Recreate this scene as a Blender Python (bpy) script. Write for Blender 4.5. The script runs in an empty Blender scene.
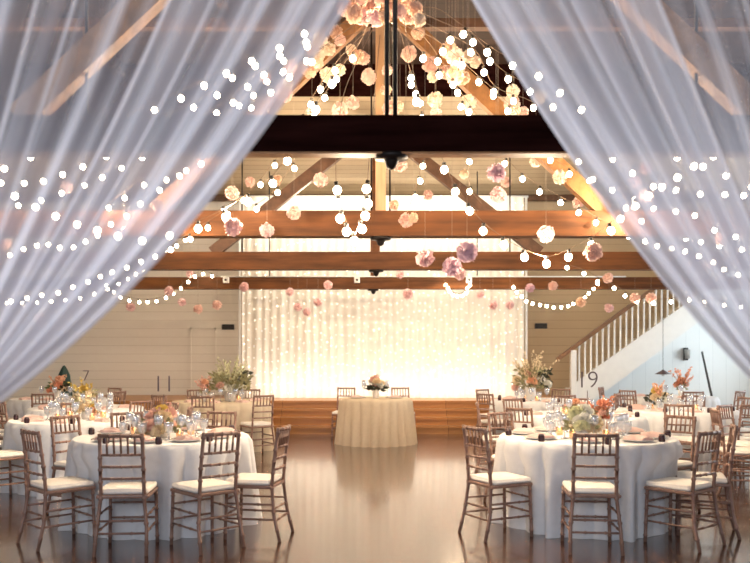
import bpy, math, random
from mathutils import Vector, Matrix, noise
random.seed(7)
S = bpy.context.scene
COL = S.collection
PI = math.pi
EYE = 1.48                       # lens height
F = 800.0                        # focal length in pixels of a 750 px wide frame
VX, VY = 364.0, 356.0            # vanishing point
CX = 0.18                        # centre line of the hall


def P(px, py, d):
    return Vector(((px - VX) * d / F, d, EYE + (VY - py) * d / F))


def proj(v):
    return VX + v[0] * F / v[1], VY - (v[2] - EYE) * F / v[1]


# ------------------------------------------------------------------ materials
def nodes_of(name):
    m = bpy.data.materials.new(name)
    m.use_nodes = True
    nt = m.node_tree
    return m, nt, nt.nodes['Principled BSDF'], nt.nodes['Material Output']


def mat(name, col, rough=0.6, metal=0.0, var=0.12, scale=6.0, emit=None, estr=0.0, spec=None, bump=0.0, stretch=(1, 1, 1), coat=0.0, trans=0.0):
    m, nt, b, out = nodes_of(name)
    tc = nt.nodes.new('ShaderNodeTexCoord')
    mp = nt.nodes.new('ShaderNodeMapping')
    mp.inputs['Scale'].default_value = stretch
    nz = nt.nodes.new('ShaderNodeTexNoise')
    nz.inputs['Scale'].default_value = scale
    nz.inputs['Detail'].default_value = 4
    rp = nt.nodes.new('ShaderNodeValToRGB')
    a = [max(0, c * (1 - var)) for c in col]
    z = [min(1, c * (1 + var)) for c in col]
    rp.color_ramp.elements[0].position = 0.3
    rp.color_ramp.elements[1].position = 0.7
    rp.color_ramp.elements[0].color = (*a, 1)
    rp.color_ramp.elements[1].color = (*z, 1)
    L = nt.links.new
    L(tc.outputs['Object'], mp.inputs['Vector'])
    L(mp.outputs[0], nz.inputs['Vector'])
    L(nz.outputs['Fac'], rp.inputs['Fac'])
    L(rp.outputs['Color'], b.inputs['Base Color'])
    b.inputs['Roughness'].default_value = rough
    b.inputs['Metallic'].default_value = metal
    if spec is not None:
        b.inputs['Specular IOR Level'].default_value = spec
    if coat:
        b.inputs['Coat Weight'].default_value = coat
        b.inputs['Coat Roughness'].default_value = 0.12
    if trans:
        b.inputs['Transmission Weight'].default_value = trans
    if emit:
        b.inputs['Emission Color'].default_value = (*emit, 1)
        b.inputs['Emission Strength'].default_value = estr
    if bump:
        bp = nt.nodes.new('ShaderNodeBump')
        bp.inputs['Strength'].default_value = bump
        bp.inputs['Distance'].default_value = 0.02
        L(nz.outputs['Fac'], bp.inputs['Height'])
        L(bp.outputs[0], b.inputs['Normal'])
    return m


def plank_mat(name, col, gap, axis, width, rough=0.5, var=0.15, grain=(1, 1, 1), spec=0.5, line=0.03, coat=0.0, coat_rough=0.1, darken=0.45):
    """Boards laid side by side along one axis: a dark joint every WIDTH metres, own tone per board, noise for grain."""
    m, nt, b, out = nodes_of(name)
    N, L = nt.nodes.new, nt.links.new
    tc = N('ShaderNodeTexCoord')
    sp = N('ShaderNodeSeparateXYZ')
    L(tc.outputs['Object'], sp.inputs[0])
    dv = N('ShaderNodeMath'); dv.operation = 'DIVIDE'; dv.inputs[1].default_value = width
    L(sp.outputs[axis], dv.inputs[0])
    fr = N('ShaderNodeMath'); fr.operation = 'FRACT'
    L(dv.outputs[0], fr.inputs[0])
    lt = N('ShaderNodeMath'); lt.operation = 'LESS_THAN'; lt.inputs[1].default_value = line
    L(fr.outputs[0], lt.inputs[0])
    fl = N('ShaderNodeMath'); fl.operation = 'FLOOR'
    L(dv.outputs[0], fl.inputs[0])
    wn = N('ShaderNodeTexWhiteNoise'); wn.noise_dimensions = '1D'
    L(fl.outputs[0], wn.inputs['W'])
    mp = N('ShaderNodeMapping'); mp.inputs['Scale'].default_value = grain
    L(tc.outputs['Object'], mp.inputs[0])
    nz = N('ShaderNodeTexNoise'); nz.inputs['Scale'].default_value = 3.0; nz.inputs['Detail'].default_value = 6
    L(mp.outputs[0], nz.inputs['Vector'])
    ad = N('ShaderNodeMath'); ad.operation = 'ADD'
    L(wn.outputs['Value'], ad.inputs[0]); L(nz.outputs['Fac'], ad.inputs[1])
    rp = N('ShaderNodeValToRGB')
    rp.color_ramp.elements[0].position = 0.25
    rp.color_ramp.elements[1].position = 1.0
    rp.color_ramp.elements[0].color = (*[c * (1 - var) for c in col], 1)
    rp.color_ramp.elements[1].color = (*[min(1, c * (1 + var)) for c in col], 1)
    hf = N('ShaderNodeMath'); hf.operation = 'MULTIPLY'; hf.inputs[1].default_value = 0.62
    L(ad.outputs[0], hf.inputs[0]); L(hf.outputs[0], rp.inputs['Fac'])
    mx = N('ShaderNodeMixRGB'); mx.inputs['Color2'].default_value = (*[c * darken for c in gap], 1)
    L(lt.outputs[0], mx.inputs['Fac']); L(rp.outputs['Color'], mx.inputs['Color1'])
    L(mx.outputs['Color'], b.inputs['Base Color'])
    b.inputs['Roughness'].default_value = rough
    b.inputs['Specular IOR Level'].default_value = spec
    if coat:
        b.inputs['Coat Weight'].default_value = coat
        b.inputs['Coat Roughness'].default_value = coat_rough
    return m


def sheer_mat(name, col):
    """Sheer voile: a see-through weave, denser where it is gathered (UV x runs across the cloth, y down its length)."""
    m, nt, b, out = nodes_of(name)
    N, L = nt.nodes.new, nt.links.new
    nt.nodes.remove(b)
    uv = N('ShaderNodeUVMap')
    sp = N('ShaderNodeSeparateXYZ'); L(uv.outputs[0], sp.inputs[0])

    def band(scale, rough, seed):
        cb = N('ShaderNodeCombineXYZ')
        mu = N('ShaderNodeMath'); mu.operation = 'MULTIPLY'; mu.inputs[1].default_value = scale
        L(sp.outputs['X'], mu.inputs[0])
        m2 = N('ShaderNodeMath'); m2.operation = 'MULTIPLY'; m2.inputs[1].default_value = 0.9
        L(sp.outputs['Y'], m2.inputs[0])
        L(mu.outputs[0], cb.inputs['X']); L(m2.outputs[0], cb.inputs['Y']); cb.inputs['Z'].default_value = seed
        nz = N('ShaderNodeTexNoise'); nz.inputs['Scale'].default_value = 1.0; nz.inputs['Detail'].default_value = 2; nz.inputs['Roughness'].default_value = rough
        L(cb.outputs[0], nz.inputs['Vector'])
        return nz.outputs['Fac']
    b1 = band(26, 0.45, 3.1)
    b2 = band(80, 0.4, 9.7)
    mx = N('ShaderNodeMath'); mx.operation = 'MULTIPLY_ADD'; mx.inputs[1].default_value = 0.35
    L(b2, mx.inputs[0]); L(b1, mx.inputs[2])
    mr = N('ShaderNodeMapRange')
    mr.inputs['From Min'].default_value = 0.46; mr.inputs['From Max'].default_value = 0.86
    mr.inputs['To Min'].default_value = 0.14; mr.inputs['To Max'].default_value = 0.62
    L(mx.outputs[0], mr.inputs['Value'])
    # gathered towards the tie: denser
    g = N('ShaderNodeMapRange'); g.interpolation_type = 'SMOOTHSTEP'
    g.inputs['From Min'].default_value = 0.28; g.inputs['From Max'].default_value = 0.80
    g.inputs['To Min'].default_value = 0.0; g.inputs['To Max'].default_value = 0.47
    L(sp.outputs['Y'], g.inputs['Value'])
    # hem along the inner edge lies double
    h = N('ShaderNodeMapRange'); h.interpolation_type = 'SMOOTHSTEP'
    h.inputs['From Min'].default_value = 0.02; h.inputs['From Max'].default_value = 0.17
    h.inputs['To Min'].default_value = 0.36; h.inputs['To Max'].default_value = 0.0
    L(sp.outputs['X'], h.inputs['Value'])
    a1 = N('ShaderNodeMath'); a1.operation = 'ADD'; L(mr.outputs[0], a1.inputs[0]); L(g.outputs[0], a1.inputs[1])
    a2 = N('ShaderNodeMath'); a2.operation = 'ADD'; L(a1.outputs[0], a2.inputs[0]); L(h.outputs[0], a2.inputs[1])
    a3 = N('ShaderNodeMath'); a3.operation = 'MINIMUM'; a3.inputs[1].default_value = 0.86; L(a2.outputs[0], a3.inputs[0])
    df = N('ShaderNodeBsdfDiffuse'); df.inputs['Color'].default_value = (*col, 1)
    tl = N('ShaderNodeBsdfTranslucent'); tl.inputs['Color'].default_value = (*col, 1)
    m1 = N('ShaderNodeMixShader'); m1.inputs[0].default_value = 0.22
    L(df.outputs[0], m1.inputs[1]); L(tl.outputs[0], m1.inputs[2])
    tr = N('ShaderNodeBsdfTransparent')
    m2 = N('ShaderNodeMixShader')
    L(a3.outputs[0], m2.inputs[0]); L(tr.outputs[0], m2.inputs[1]); L(m1.outputs[0], m2.inputs[2])
    L(m2.outputs[0], out.inputs['Surface'])
    return m


def cloth_mat(name, col, tl_share=0.3, scale=20):
    m, nt, b, out = nodes_of(name)
    N, L = nt.nodes.new, nt.links.new
    tc = N('ShaderNodeTexCoord'); nz = N('ShaderNodeTexNoise'); nz.inputs['Scale'].default_value = scale
    L(tc.outputs['Object'], nz.inputs['Vector'])
    rp = N('ShaderNodeValToRGB')
    rp.color_ramp.elements[0].color = (*[c * 0.92 for c in col], 1)
    rp.color_ramp.elements[1].color = (*[min(1, c * 1.05) for c in col], 1)
    L(nz.outputs['Fac'], rp.inputs['Fac'])
    L(rp.outputs['Color'], b.inputs['Base Color'])
    b.inputs['Roughness'].default_value = 0.85
    b.inputs['Specular IOR Level'].default_value = 0.2
    tl = N('ShaderNodeBsdfTranslucent'); L(rp.outputs['Color'], tl.inputs['Color'])
    mx = N('ShaderNodeMixShader'); mx.inputs[0].default_value = tl_share
    L(b.outputs[0], mx.inputs[1]); L(tl.outputs[0], mx.inputs[2]); L(mx.outputs[0], out.inputs['Surface'])
    return m


def glass_mat(name, col=(0.95, 0.97, 1.0), alpha=0.3):
    m, nt, b, out = nodes_of(name)
    N, L = nt.nodes.new, nt.links.new
    tc = N('ShaderNodeTexCoord'); nz = N('ShaderNodeTexNoise'); nz.inputs['Scale'].default_value = 9
    L(tc.outputs['Object'], nz.inputs['Vector'])
    mr = N('ShaderNodeMapRange'); mr.inputs['To Min'].default_value = 0.03; mr.inputs['To Max'].default_value = 0.09
    L(nz.outputs['Fac'], mr.inputs['Value'])
    gl = N('ShaderNodeBsdfGlossy'); gl.inputs['Color'].default_value = (*col, 1)
    L(mr.outputs[0], gl.inputs['Roughness'])
    tr = N('ShaderNodeBsdfTransparent'); tr.inputs['Color'].default_value = (*col, 1)
    mx = N('ShaderNodeMixShader'); mx.inputs[0].default_value = alpha
    L(tr.outputs[0], mx.inputs[1]); L(gl.outputs[0], mx.inputs[2])
    df = N('ShaderNodeBsdfDiffuse'); df.inputs['Color'].default_value = (*col, 1)
    m3 = N('ShaderNodeMixShader'); m3.inputs[0].default_value = 0.13
    L(mx.outputs[0], m3.inputs[1]); L(df.outputs[0], m3.inputs[2]); L(m3.outputs[0], out.inputs['Surface'])
    nt.nodes.remove(b)
    return m


M = {}
M['floor'] = plank_mat('polished wood floor', (0.085, 0.036, 0.021), (0.04, 0.02, 0.012), 'X', 0.11, rough=0.26, var=0.35, grain=(7, 0.35, 1), spec=0.5, line=0.035, coat=0.95, coat_rough=0.12, darken=0.8)
M['shiplap'] = plank_mat('painted shiplap', (0.80, 0.75, 0.66), (0.70, 0.63, 0.52), 'Z', 0.19, rough=0.6, var=0.04, grain=(0.5, 1, 4), line=0.05, darken=0.82)
M['tanwall'] = plank_mat('tan boards', (0.50, 0.385, 0.245), (0.40, 0.30, 0.19), 'Z', 0.19, rough=0.6, var=0.05, grain=(0.5, 1, 4), line=0.05, darken=0.85)  # darker and tanner than the rest of the end wall
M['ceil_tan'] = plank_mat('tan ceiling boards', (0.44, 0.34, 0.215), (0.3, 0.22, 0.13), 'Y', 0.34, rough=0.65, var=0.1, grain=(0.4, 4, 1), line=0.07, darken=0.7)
M['ceil_dark'] = plank_mat('dark ceiling boards', (0.034, 0.015, 0.009), (0.03, 0.015, 0.01), 'Y', 0.2, rough=0.7, var=0.3, grain=(0.5, 6, 1), line=0.1)  # much darker boards over the near part of the hall
M['wall_white'] = plank_mat('white painted wall boards', (0.80, 0.83, 0.82), (0.7, 0.74, 0.74), 'X', 0.3, rough=0.55, var=0.03, line=0.02, darken=0.85)
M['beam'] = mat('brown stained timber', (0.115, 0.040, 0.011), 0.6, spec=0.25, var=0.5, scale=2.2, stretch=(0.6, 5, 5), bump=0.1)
M['beam_dark'] = mat('near black shaded timber', (0.016, 0.005, 0.0042), 0.8, var=0.5, scale=2.5, stretch=(0.6, 5, 5), spec=0.0)  # brown timber darkened to near black for the unlit near truss
M['strut'] = mat('lit orange brown timber', (0.30, 0.135, 0.042), 0.55, var=0.3, scale=3, stretch=(3, 3, 3))  # orange tone carries the lamp light falling on the struts
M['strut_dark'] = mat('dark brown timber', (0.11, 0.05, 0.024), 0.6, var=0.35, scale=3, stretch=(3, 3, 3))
M['post_lit'] = mat('pale lit timber', (0.42, 0.25, 0.13), 0.5, var=0.2, scale=4, stretch=(4, 4, 0.6))  # timber colour lightened for the lamp light on the second king post
M['iron'] = mat('black iron', (0.02, 0.016, 0.015), 0.45, metal=0.6, var=0.2)
M['stage'] = plank_mat('honey wood stage boards', (0.47, 0.215, 0.07), (0.2, 0.1, 0.04), 'X', 1.6, rough=0.35, var=0.15, grain=(0.4, 5, 5), line=0.004)
M['white_paint'] = mat('white gloss paint', (0.80, 0.80, 0.77), 0.4, var=0.03)
M['handrail'] = mat('brown varnished handrail', (0.19, 0.095, 0.045), 0.35, var=0.25, scale=5)
M['chair'] = mat('mahogany brown chair wood', (0.27, 0.155, 0.115), 0.38, var=0.2, scale=9, stretch=(2, 2, 0.6))
M['cushion'] = mat('ivory seat pad fabric', (0.84, 0.79, 0.73), 0.8, var=0.05, scale=30)
M['cloth'] = cloth_mat('cream table linen', (0.83, 0.83, 0.84), 0.08)
M['cloth_ivory'] = cloth_mat('ivory table linen', (0.84, 0.72, 0.55))
M['voile'] = cloth_mat('white voile', (0.92, 0.88, 0.80), 0.35, 6)
M['sheer'] = sheer_mat('sheer white organza', (0.74, 0.74, 0.80))
M['bulb'] = mat('warm bulb', (1, 0.85, 0.65), 0.3, var=0.0, emit=(1.0, 0.80, 0.55), estr=45.0)
M['fairy'] = mat('fairy light', (1, 0.9, 0.7), 0.3, var=0.0, emit=(1.0, 0.86, 0.62), estr=12.0)
M['socket'] = mat('black bulb socket', (0.03, 0.025, 0.02), 0.5)
M['wire'] = mat('brown flex', (0.16, 0.10, 0.06), 0.5)
M['thread'] = mat('clear nylon thread', (0.35, 0.28, 0.22), 0.4)
for k, c in dict(blush=(0.93, 0.70, 0.62), peach=(0.95, 0.72, 0.56), pink=(0.96, 0.72, 0.71), mauve=(0.88, 0.66, 0.72), cream=(0.96, 0.84, 0.70)).items():
    M['paper_' + k] = cloth_mat(k + ' tissue paper', c, 0.42, 12)
for k, c in dict(white=(0.86, 0.84, 0.76), cream=(0.86, 0.72, 0.50), blush=(0.84, 0.55, 0.46), peach=(0.87, 0.52, 0.34), coral=(0.84, 0.40, 0.25), yellow=(0.78, 0.58, 0.16), lime=(0.74, 0.73, 0.48)).items():
    M['petal_' + k] = cloth_mat(k + ' petals', c, 0.25, 25)
M['leaf'] = mat('green leaves', (0.10, 0.15, 0.05), 0.5, var=0.4, scale=12)
M['leaf_sage'] = mat('sage leaves', (0.33, 0.31, 0.16), 0.55, var=0.35, scale=12)
M['leaf_dark'] = mat('dark leaves', (0.03, 0.035, 0.02), 0.5, var=0.4, scale=12)
M['stem'] = mat('brown stems', (0.12, 0.09, 0.04), 0.6)
M['vase'] = mat('white ceramic', (0.80, 0.76, 0.70), 0.3, var=0.04)
M['gold'] = mat('brushed gold', (0.70, 0.46, 0.22), 0.35, metal=0.8, var=0.1)
M['plate'] = mat('white china', (0.85, 0.80, 0.74), 0.2, var=0.03)
M['napkin'] = cloth_mat('dusty pink napkin linen', (0.85, 0.62, 0.56), 0.2, 30)
M['glass'] = glass_mat('clear glass', alpha=0.34)
M['votive'] = glass_mat('frosted votive glass', (1.0, 0.86, 0.7), 0.35)
M['wax'] = mat('candle wax', (0.9, 0.78, 0.6), 0.5, var=0.03, emit=(1.0, 0.62, 0.3), estr=1.2)
M['flame'] = mat('candle flame', (1, 0.8, 0.5), 0.5, var=0.0, emit=(1.0, 0.62, 0.25), estr=14)
M['dark_ribbon'] = mat('dark plum glass', (0.045, 0.016, 0.02), 0.25, var=0.2)
M['vent'] = mat('dark metal grille', (0.035, 0.03, 0.028), 0.5, var=0.2)
M['lacquer'] = mat('dark digits', (0.10, 0.07, 0.075), 0.45)
M['teal'] = mat('dark green cloth', (0.015, 0.05, 0.045), 0.7, var=0.3)
for k in ('bulb', 'fairy', 'flame', 'wax'):
    M[k].cycles.emission_sampling = 'NONE'


# ------------------------------------------------------------------ mesh building
class MB:
    def __init__(self):
        self.v, self.f, self.mi, self.sm = [], [], [], []
        self.cur, self.smooth = 0, False

    def face(self, *ix):
        self.f.append(ix); self.mi.append(self.cur); self.sm.append(self.smooth)

    def vert(self, p):
        self.v.append(tuple(p)); return len(self.v) - 1

    def box(self, a, b, mtx=None):
        xs, ys, zs = zip(a, b)
        pts = [Vector((xs[i], ys[j], zs[k])) for k in (0, 1) for j in (0, 1) for i in (0, 1)]
        if mtx: pts = [mtx @ p for p in pts]
        n = len(self.v)
        self.v += [tuple(p) for p in pts]
        for q in ((0, 2, 3, 1), (4, 5, 7, 6), (0, 1, 5, 4), (2, 6, 7, 3), (0, 4, 6, 2), (1, 3, 7, 5)):
            self.face(*[n + i for i in q])
        return self

    def rbox(self, a, b, r=0.01, mtx=None):
        """Box with chamfered edges: stacked rounded-rectangle rings."""
        x0, y0, z0 = a; x1, y1, z1 = b
        def ring(ins, z):
            pts = []
            for sx, sy, ang in ((1, 1, 0), (-1, 1, 90), (-1, -1, 180), (1, -1, 270)):
                cx = x1 - r if sx > 0 else x0 + r
                cy = y1 - r if sy > 0 else y0 + r
                for t in (0, 30, 60, 90):
                    an = math.radians(ang + t)
                    pts.append(Vector((cx + (r - ins) * math.cos(an), cy + (r - ins) * math.sin(an), z)))
            return pts
        rings = [ring(r * 0.7, z0), ring(r * 0.2, z0 + r * 0.3), ring(0, z0 + r), ring(0, z1 - r), ring(r * 0.2, z1 - r * 0.3), ring(r * 0.7, z1)]
        base = []
        for rg in rings:
            base.append(len(self.v))
            self.v += [tuple(mtx @ p if mtx else p) for p in rg]
        n = 16
        for i in range(len(rings) - 1):
            for k in range(n):
                self.face(base[i] + k, base[i] + (k + 1) % n, base[i + 1] + (k + 1) % n, base[i + 1] + k)
        self.face(*[base[0] + k for k in reversed(range(n))])
        self.face(*[base[-1] + k for k in range(n)])
        return self

    def tube(self, pts, rad, n=6, caps=True):
        pts = [Vector(p) for p in pts]
        if not isinstance(rad, (list, tuple)): rad = [rad] * len(pts)
        prev = None; base = []
        for i, p in enumerate(pts):
            d = (pts[min(i + 1, len(pts) - 1)] - pts[max(i - 1, 0)])
            d = d.normalized() if d.length > 1e-9 else Vector((0, 0, 1))
            if prev is None:
                ref = Vector((1, 0, 0)) if abs(d.x) < 0.9 else Vector((0, 1, 0))
                u = d.cross(ref).normalized()
            else:
                u = (prev - d * prev.dot(d)).normalized()
            prev = u
            w = d.cross(u)
            base.append(len(self.v))
            for k in range(n):
                a = 2 * PI * k / n
                self.v.append(tuple(p + (u * math.cos(a) + w * math.sin(a)) * rad[i]))
        for i in range(len(pts) - 1):
            for k in range(n):
                self.face(base[i] + k, base[i] + (k + 1) % n, base[i + 1] + (k + 1) % n, base[i + 1] + k)
        if caps:
            self.face(*[base[0] + k for k in reversed(range(n))])
            self.face(*[base[-1] + k for k in range(n)])
        return self

    def lathe(self, prof, n=20, c=(0, 0, 0)):
        base = []
        for r, z in prof:
            base.append(len(self.v))
            for k in range(n):
                a = 2 * PI * k / n
                self.v.append((c[0] + r * math.cos(a), c[1] + r * math.sin(a), c[2] + z))
        for i in range(len(prof) - 1):
            for k in range(n):
                self.face(base[i] + k, base[i] + (k + 1) % n, base[i + 1] + (k + 1) % n, base[i + 1] + k)
        if prof[0][0] > 1e-5: self.face(*[base[0] + k for k in reversed(range(n))])
        if prof[-1][0] > 1e-5: self.face(*[base[-1] + k for k in range(n)])
        return self

    def ball(self, c, r, n=10, m=6, sz=1.0):
        prof = [(r * math.sin(PI * i / m) + 1e-6, -r * sz * math.cos(PI * i / m)) for i in range(m + 1)]
        return self.lathe(prof, n, c)

    def prism(self, poly, y0, y1):
        """Polygon in (x, z) pushed from y0 to y1."""
        n = len(poly); b = len(self.v)
        self.v += [(x, y0, z) for x, z in poly] + [(x, y1, z) for x, z in poly]
        self.face(*[b + i for i in range(n)])
        self.face(*[b + n + i for i in reversed(range(n))])
        for i in range(n):
            j = (i + 1) % n
            self.face(b + i, b + n + i, b + n + j, b + j)
        return self

    def petal(self, o, d, w, l, cup, tw, rows=3, ruf=0.0):
        """Cupped petal rooted at O reaching along D."""
        d = d.normalized()
        ref = Vector((random.uniform(-1, 1), random.uniform(-1, 1), random.uniform(-1, 1)))
        u = d.cross(ref)
        u = u.normalized() if u.length > 1e-4 else Vector((1, 0, 0))
        nrm = u.cross(d)
        cols = 4
        idx = []
        for i in range(rows + 1):
            t = i / rows
            ww = w * (0.35 + 0.65 * math.sin(PI * (0.15 + 0.62 * t)))
            row = []
            for j in range(cols + 1):
                s = j / cols * 2 - 1
                p = o + d * (l * t) + u * (ww * s) + nrm * (cup * (t * t) - cup * 0.5 * s * s * (1 - 0.3 * t))
                if ruf: p += d * (ruf * random.uniform(-1, 1) * t)
                row.append(self.vert(p))
            idx.append(row)
        for i in range(rows):
            for j in range(cols):
                self.face(idx[i][j], idx[i][j + 1], idx[i + 1][j + 1], idx[i + 1][j])

    def leaf(self, o, d, l, w, bend=0.2):
        d = d.normalized()
        ref = Vector((random.uniform(-1, 1), random.uniform(-1, 1), random.uniform(-0.4, 0.4)))
        u = d.cross(ref); u = u.normalized() if u.length > 1e-4 else Vector((1, 0, 0))
        nrm = u.cross(d)
        a = self.vert(o)
        b = self.vert(o + d * l * 0.45 + u * w + nrm * bend * l * 0.15)
        c = self.vert(o + d * l * 0.45 - u * w + nrm * bend * l * 0.15)
        m = self.vert(o + d * l * 0.5)
        e = self.vert(o + d * l - nrm * bend * l * 0.3)
        self.face(a, c, m); self.face(a, m, b); self.face(b, m, e); self.face(m, c, e)

    def mesh(self, name, mats):
        me = bpy.data.meshes.new(name)
        me.from_pydata(self.v, [], self.f)
        for m in (mats if isinstance(mats, (list, tuple)) else [mats]):
            me.materials.append(m)
        me.polygons.foreach_set('material_index', self.mi)
        me.polygons.foreach_set('use_smooth', self.sm)
        me.update()
        return me


def SM():
    b = MB(); b.smooth = True
    return b


def link(name, data, parent=None, loc=(0, 0, 0), rot=(0, 0, 0), scale=(1, 1, 1)):
    if isinstance(data, MB): raise TypeError
    o = bpy.data.objects.new(name, data)
    COL.objects.link(o)
    o.parent = parent
    o.location = loc; o.rotation_euler = rot; o.scale = scale
    return o


def tag(o, label=None, cat=None, group=None, kind=None):
    if label: o['label'] = label
    if cat: o['category'] = cat
    if group: o['group'] = group
    if kind: o['kind'] = kind
    return o


def thing(name, label, cat, loc=(0, 0, 0), rz=0.0, group=None, kind=None):
    o = bpy.data.objects.new(name, None)
    o.empty_display_size = 0.1
    COL.objects.link(o)
    o.location = loc; o.rotation_euler = (0, 0, rz)
    return tag(o, label, cat, group, kind)


def copy_tree(o, parent=None):
    c = o.copy(); COL.objects.link(c); c.parent = parent
    for ch in KIDS.get(o.name, []):
        copy_tree(ch, c)
    return c


KIDS = {}


def remember(o):
    """Store children lists of a prototype so that copying stays quick."""
    for ch in [x for x in COL.objects if x.parent == o]:
        KIDS.setdefault(o.name, []).append(ch)
        remember(ch)


# ------------------------------------------------------------------ room shell
def struct(name, b, m, label=None):
    o = link(name, b.mesh(name, m)); o['kind'] = 'structure'
    if label: o['label'] = label
    return o


XL, XR, YB, YF = -8.6, 9.2, 18.0, -1.5
ZT, ZD = 5.05, 5.45
struct('floor', MB().box((XL, YF, -0.12), (XR, YB, 0)), M['floor'], 'polished dark brown plank floor')
struct('wall_back', MB().box((XL, YB, 0), (3.0, YB + 0.15, 6.0)), M['shiplap'], 'pale painted shiplap end wall')
struct('wall_back_stair', MB().box((3.0, YB, 0), (XR, YB + 0.15, 6.0)), M['tanwall'], 'tan end wall behind the staircase')
struct('wall_left', MB().box((XL - 0.15, YF, 0), (XL, YB, 6.0)), M['shiplap'])
# right wall with two window openings
wr = MB()
for y0, y1, z0, z1 in ((YF, 10.2, 0, 6), (10.2, 12.4, 0, 0.9), (10.2, 12.4, 2.9, 6), (12.4, 14.4, 0, 6), (14.4, 16.6, 0, 0.9), (14.4, 16.6, 2.9, 6), (16.6, YB, 0, 6)):
    wr.box((XR, y0, z0), (XR + 0.15, y1, z1))
struct('wall_right', wr, M['wall_white'])
for i, y0 in enumerate((10.2, 14.4)):
    fr = MB()
    for a, b in (((XR, y0, 0.9), (XR + 0.1, y0 + 0.07, 2.9)), ((XR, y0 + 2.13, 0.9), (XR + 0.1, y0 + 2.2, 2.9)), ((XR, y0 + 0.07, 0.9), (XR + 0.1, y0 + 2.13, 0.97)), ((XR, y0 + 0.07, 2.83), (XR + 0.1, y0 + 2.13, 2.9)), ((XR + 0.02, y0 + 1.07, 0.97), (XR + 0.08, y0 + 1.13, 2.83)), ((XR + 0.02, y0 + 0.07, 1.87), (XR + 0.08, y0 + 1.07, 1.93)), ((XR + 0.02, y0 + 1.13, 1.87), (XR + 0.08, y0 + 2.13, 1.93))):
        fr.box(a, b)
    struct('window_%d' % (i + 1), fr, M['white_paint'])
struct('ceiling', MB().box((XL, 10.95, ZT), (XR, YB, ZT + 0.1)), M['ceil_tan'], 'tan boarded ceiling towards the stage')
struct('ceiling_dark', MB().box((XL, YF, ZD), (XR, 10.95, ZD + 0.1)), M['ceil_dark'], 'dark ceiling above the tables')
t = MB(); t.box((XL, 10.88, ZT - 0.02), (XR, 10.95, ZD)); struct('trim_1', t, M['beam_dark'])
t = MB(); t.box((XL, 17.7, ZT - 0.12), (XR, 17.85, ZT)); struct('trim_3', t, M['strut_dark'])
t = MB(); t.box((XL, 8.9, 5.14), (XR, 9.02, 5.24)); struct('trim_2', t, M['strut_dark'])
for i, x in enumerate((-5.2, -3.4, -1.6, 2.0, 3.8, 5.6)):
    struct('trim_%d' % (i + 4), MB().box((x, YF, ZD - 0.16), (x + 0.12, 10.86, ZD)), M['ceil_dark'])
struct('baseboard_back', MB().box((XL, YB - 0.03, 0), (XR, YB, 0.16)), M['shiplap'])
for i, (xa, xb) in enumerate(((XL, -1.55), (2.05, XR))):
    struct('trim_%d' % (i + 10), MB().box((xa, 10.86, 4.56), (xb, 10.94, ZD)), M['beam_dark'])  # dark boards added to cover the bright ceiling strip at both sides
# door in the end wall
dr = thing('door_1', 'tan flush door in the boarded end wall beside the glowing curtain', None, (0, 0, 0), kind='structure')
x0, x1 = (190 - VX) * YB / F, (216 - VX) * YB / F
zt = EYE + (VY - 328) * YB / F
link('door_panel', MB().box((x0 + 0.04, YB - 0.03, 0.0), (x1 - 0.04, YB - 0.005, zt - 0.04)).mesh('door_panel', M['shiplap']), dr)
f = MB(); f.box((x0, YB - 0.045, 0), (x0 + 0.04, YB, zt)); f.box((x1 - 0.04, YB - 0.045, 0), (x1, YB, zt)); f.box((x0, YB - 0.045, zt - 0.04), (x1, YB, zt))
link('door_frame', f.mesh('door_frame', M['shiplap']), dr)
f = MB(); f.smooth = True; f.tube([(x1 - 0.1, YB - 0.03, 1.0), (x1 - 0.1, YB - 0.08, 1.0)], 0.012); f.ball((x1 - 0.1, YB - 0.1, 1.0), 0.028)
link('door_knob', f.mesh('door_knob', M['gold']), dr)

# roof trusses
TR = [5.15, 8.55, 11.85, 15.3]
ZB = 2.765


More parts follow.
